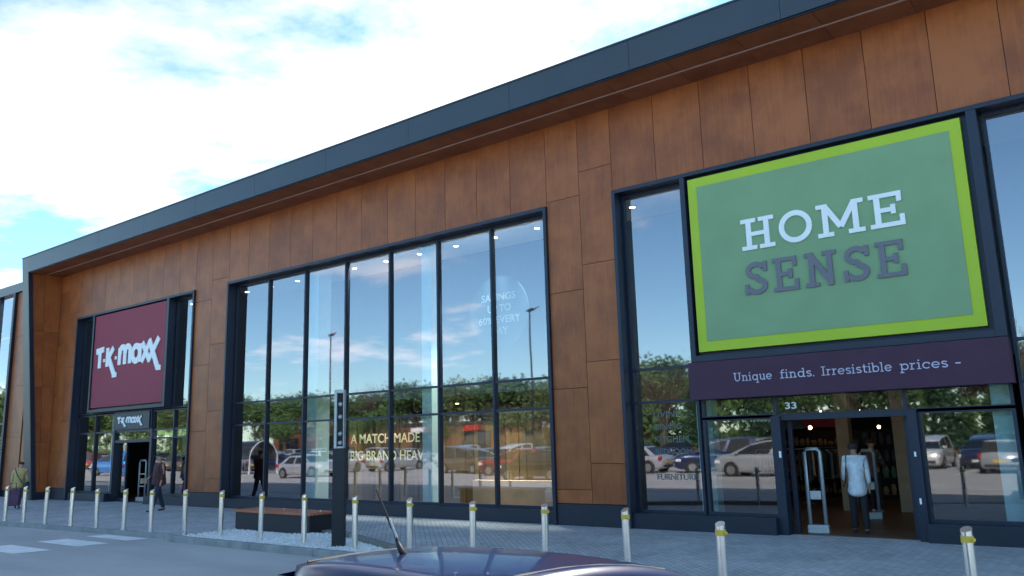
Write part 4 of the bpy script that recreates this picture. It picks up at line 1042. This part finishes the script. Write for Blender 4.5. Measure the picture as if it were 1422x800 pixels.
    skinned('trousers', [S(v) for v in c], Ec, cloth(bottom), t)
    for s in (1, -1):
        a, e, w2, h2 = J['L%d' % s]; c = [(*(w2+Vector((-.05, 0, -.02))), .045, .04), (*(w2+Vector((.04, 0, -.03))), .048, .036), (*(h2+Vector((.03, 0, -.01))), .04, .026)]
        skinned('shoe', [S(v) for v in c], [(0, 1), (1, 2)], cloth(shoe), t, sub=1)
    # hair: a cap of its own over the back of the head
    c = [(*(hd+Vector((-.035, 0, .0-hairlen))), .098, .1), (*(hd+Vector((-.03, 0, .045))), .118, .125), (*(hd+Vector((.0, 0, .1))), .1, .105)]
    skinned('hair', [S(v) for v in c], [(0, 1), (1, 2)], cloth(hair), t)
    if cap:
        c = [(*(hd+Vector((-.01, 0, .09))), .125, .125), (*(hd+Vector((.01, 0, .13))), .09, .09), ]; skinned('cap', [S(v) for v in c], [(0, 1)], cloth(cap), t)
        c = [(*(hd+Vector((.06, 0, .07))), .07, .02), (*(hd+Vector((.15, 0, .06))), .05, .012)]; skinned('cap_peak', [S(v) for v in c], [(0, 1)], cloth(cap), t, sub=1)
    # eyes and nose on the face side
    b = MB()
    for s in (1, -1): b.tube([tuple(Vector(S((*(hd+Vector((.088, s*.034, .02))), 0))[:3])), tuple(Vector(S((*(hd+Vector((.102, s*.034, .02))), 0))[:3]))], .011*k, 8)
    b.build('eyes', M['dark_trim'], t)
    hand = {s: Vector(S((*J[s][3], 0))[:3]) for s in (1, -1)}; shp = {s: Vector(S((*J[s][0], 0))[:3]) for s in (1, -1)}
    return t, hand, shp, k
# woman in yellow walking away with a bag on wheels
p, hand, shp, k = person(-31.65, -2.9, 0, R(140), 'person in a mustard yellow cardigan walking away at the far left with a purple bag', 1.62, top=(.46, .36, .15), bottom=(.03, .03, .06), hair=(.05, .035, .025), stride=.2, armL=(-.15, .25), armR=(.15, .1), headdown=.4, lean=.1, bulk=1.3, coat=.05)
b = MB(); sA, sB = shp[1]+Vector((-.06, -.06, .06)), Vector((-.16, -.17, .86)); b.tube([sA, (sA+sB)/2+Vector((-.09, 0, 0)), sB], .014, 6); b.build('bag_strap', cloth((.05, .03, .03)), p)
quick('handbag', cloth((.04, .06, .05)), p, ((-.22, -.34, .62), (.06, -.22, .9)), bevel=.03)
t = tag(empty('wheeled_bag', (-31.15, -3.2, 0), R(140)), 'purple wheeled shopping bag pulled beside the person in yellow', 'shopping bag')
b = MB(); b.hexa([(-.13, -.17, .12), (.13, -.17, .12), (.13, .17, .12), (-.13, .17, .12), (-.17, -.22, .68), (.17, -.22, .68), (.17, .22, .68), (-.17, .22, .68)]); b.build('bag', cloth((.1, .05, .1)), t, bevel=.03)
b = MB(); b.tube([(-.16, -.1, .6), (-.2, -.1, .9), (-.2, .1, .9), (-.16, .1, .6)], .012, 6); b.build('handle', M['black_metal'], t)
for s in (-1, 1):
    b = MB(); b.tube([(-.1, s*.14, .07), (-.1, s*.17, .07)], .07, 12); b.build('wheel', M['silver'], t)
# man in brown jacket
p, hand, shp, k = person(-24.75, -1.55, 0, R(262), 'man in a brown jacket, dark cap and jeans walking past the left entrance', 1.78, top=(.07, .028, .028), bottom=(.018, .025, .055), hair=(.06, .05, .04), stride=.24, armL=(-.1, .3), armR=(.1, .9), cap=(.025, .03, .04), bulk=1.25)
b = MB(); hh = hand[-1]; b.box((hh.x-.02, hh.y-.05, hh.z-.12), (hh.x+.16, hh.y+.05, hh.z+.04)); b.build('held_newspaper', M['beige'], p, bevel=.01)
p, hand, shp, k = person(-4.42, .95, .004, R(108), 'person in a white jacket and dark trousers walking in through the right entrance', 1.68, top=(.66, .72, .78), bottom=(.012, .012, .018), hair=(.04, .03, .025), stride=.12, armL=(.25, .5), armR=(-.2, .2), headdown=.7, lean=.1, coat=.1, bulk=1.15, hairlen=.05)
b = MB(); sA, sB = shp[1]+Vector((-.05, -.04, .06)), Vector((-.14, .2, .95)); b.tube([sA, (sA+sB)/2+Vector((-.07, .0, 0)), sB, Vector((-.1, .24, .85))], .012, 6); b.build('bag_strap', cloth((.02, .02, .02)), p)
person(-5.15, 5.1, .004, R(80), 'dimly lit shopper in dark clothes browsing inside the right entrance, at its right side', 1.68, top=(.1, .07, .08), bottom=(.02, .02, .03), stride=.05, shoe=(.5, .5, .5), armL=(.5, .6), armR=(.4, .6))
person(-7.3, 4.9, .004, R(100), 'dimly lit shopper in dark clothes left of the person in white', 1.72, top=(.07, .075, .1), bottom=(.015, .015, .02), stride=.05, armL=(.3, .6), armR=(.3, .6))
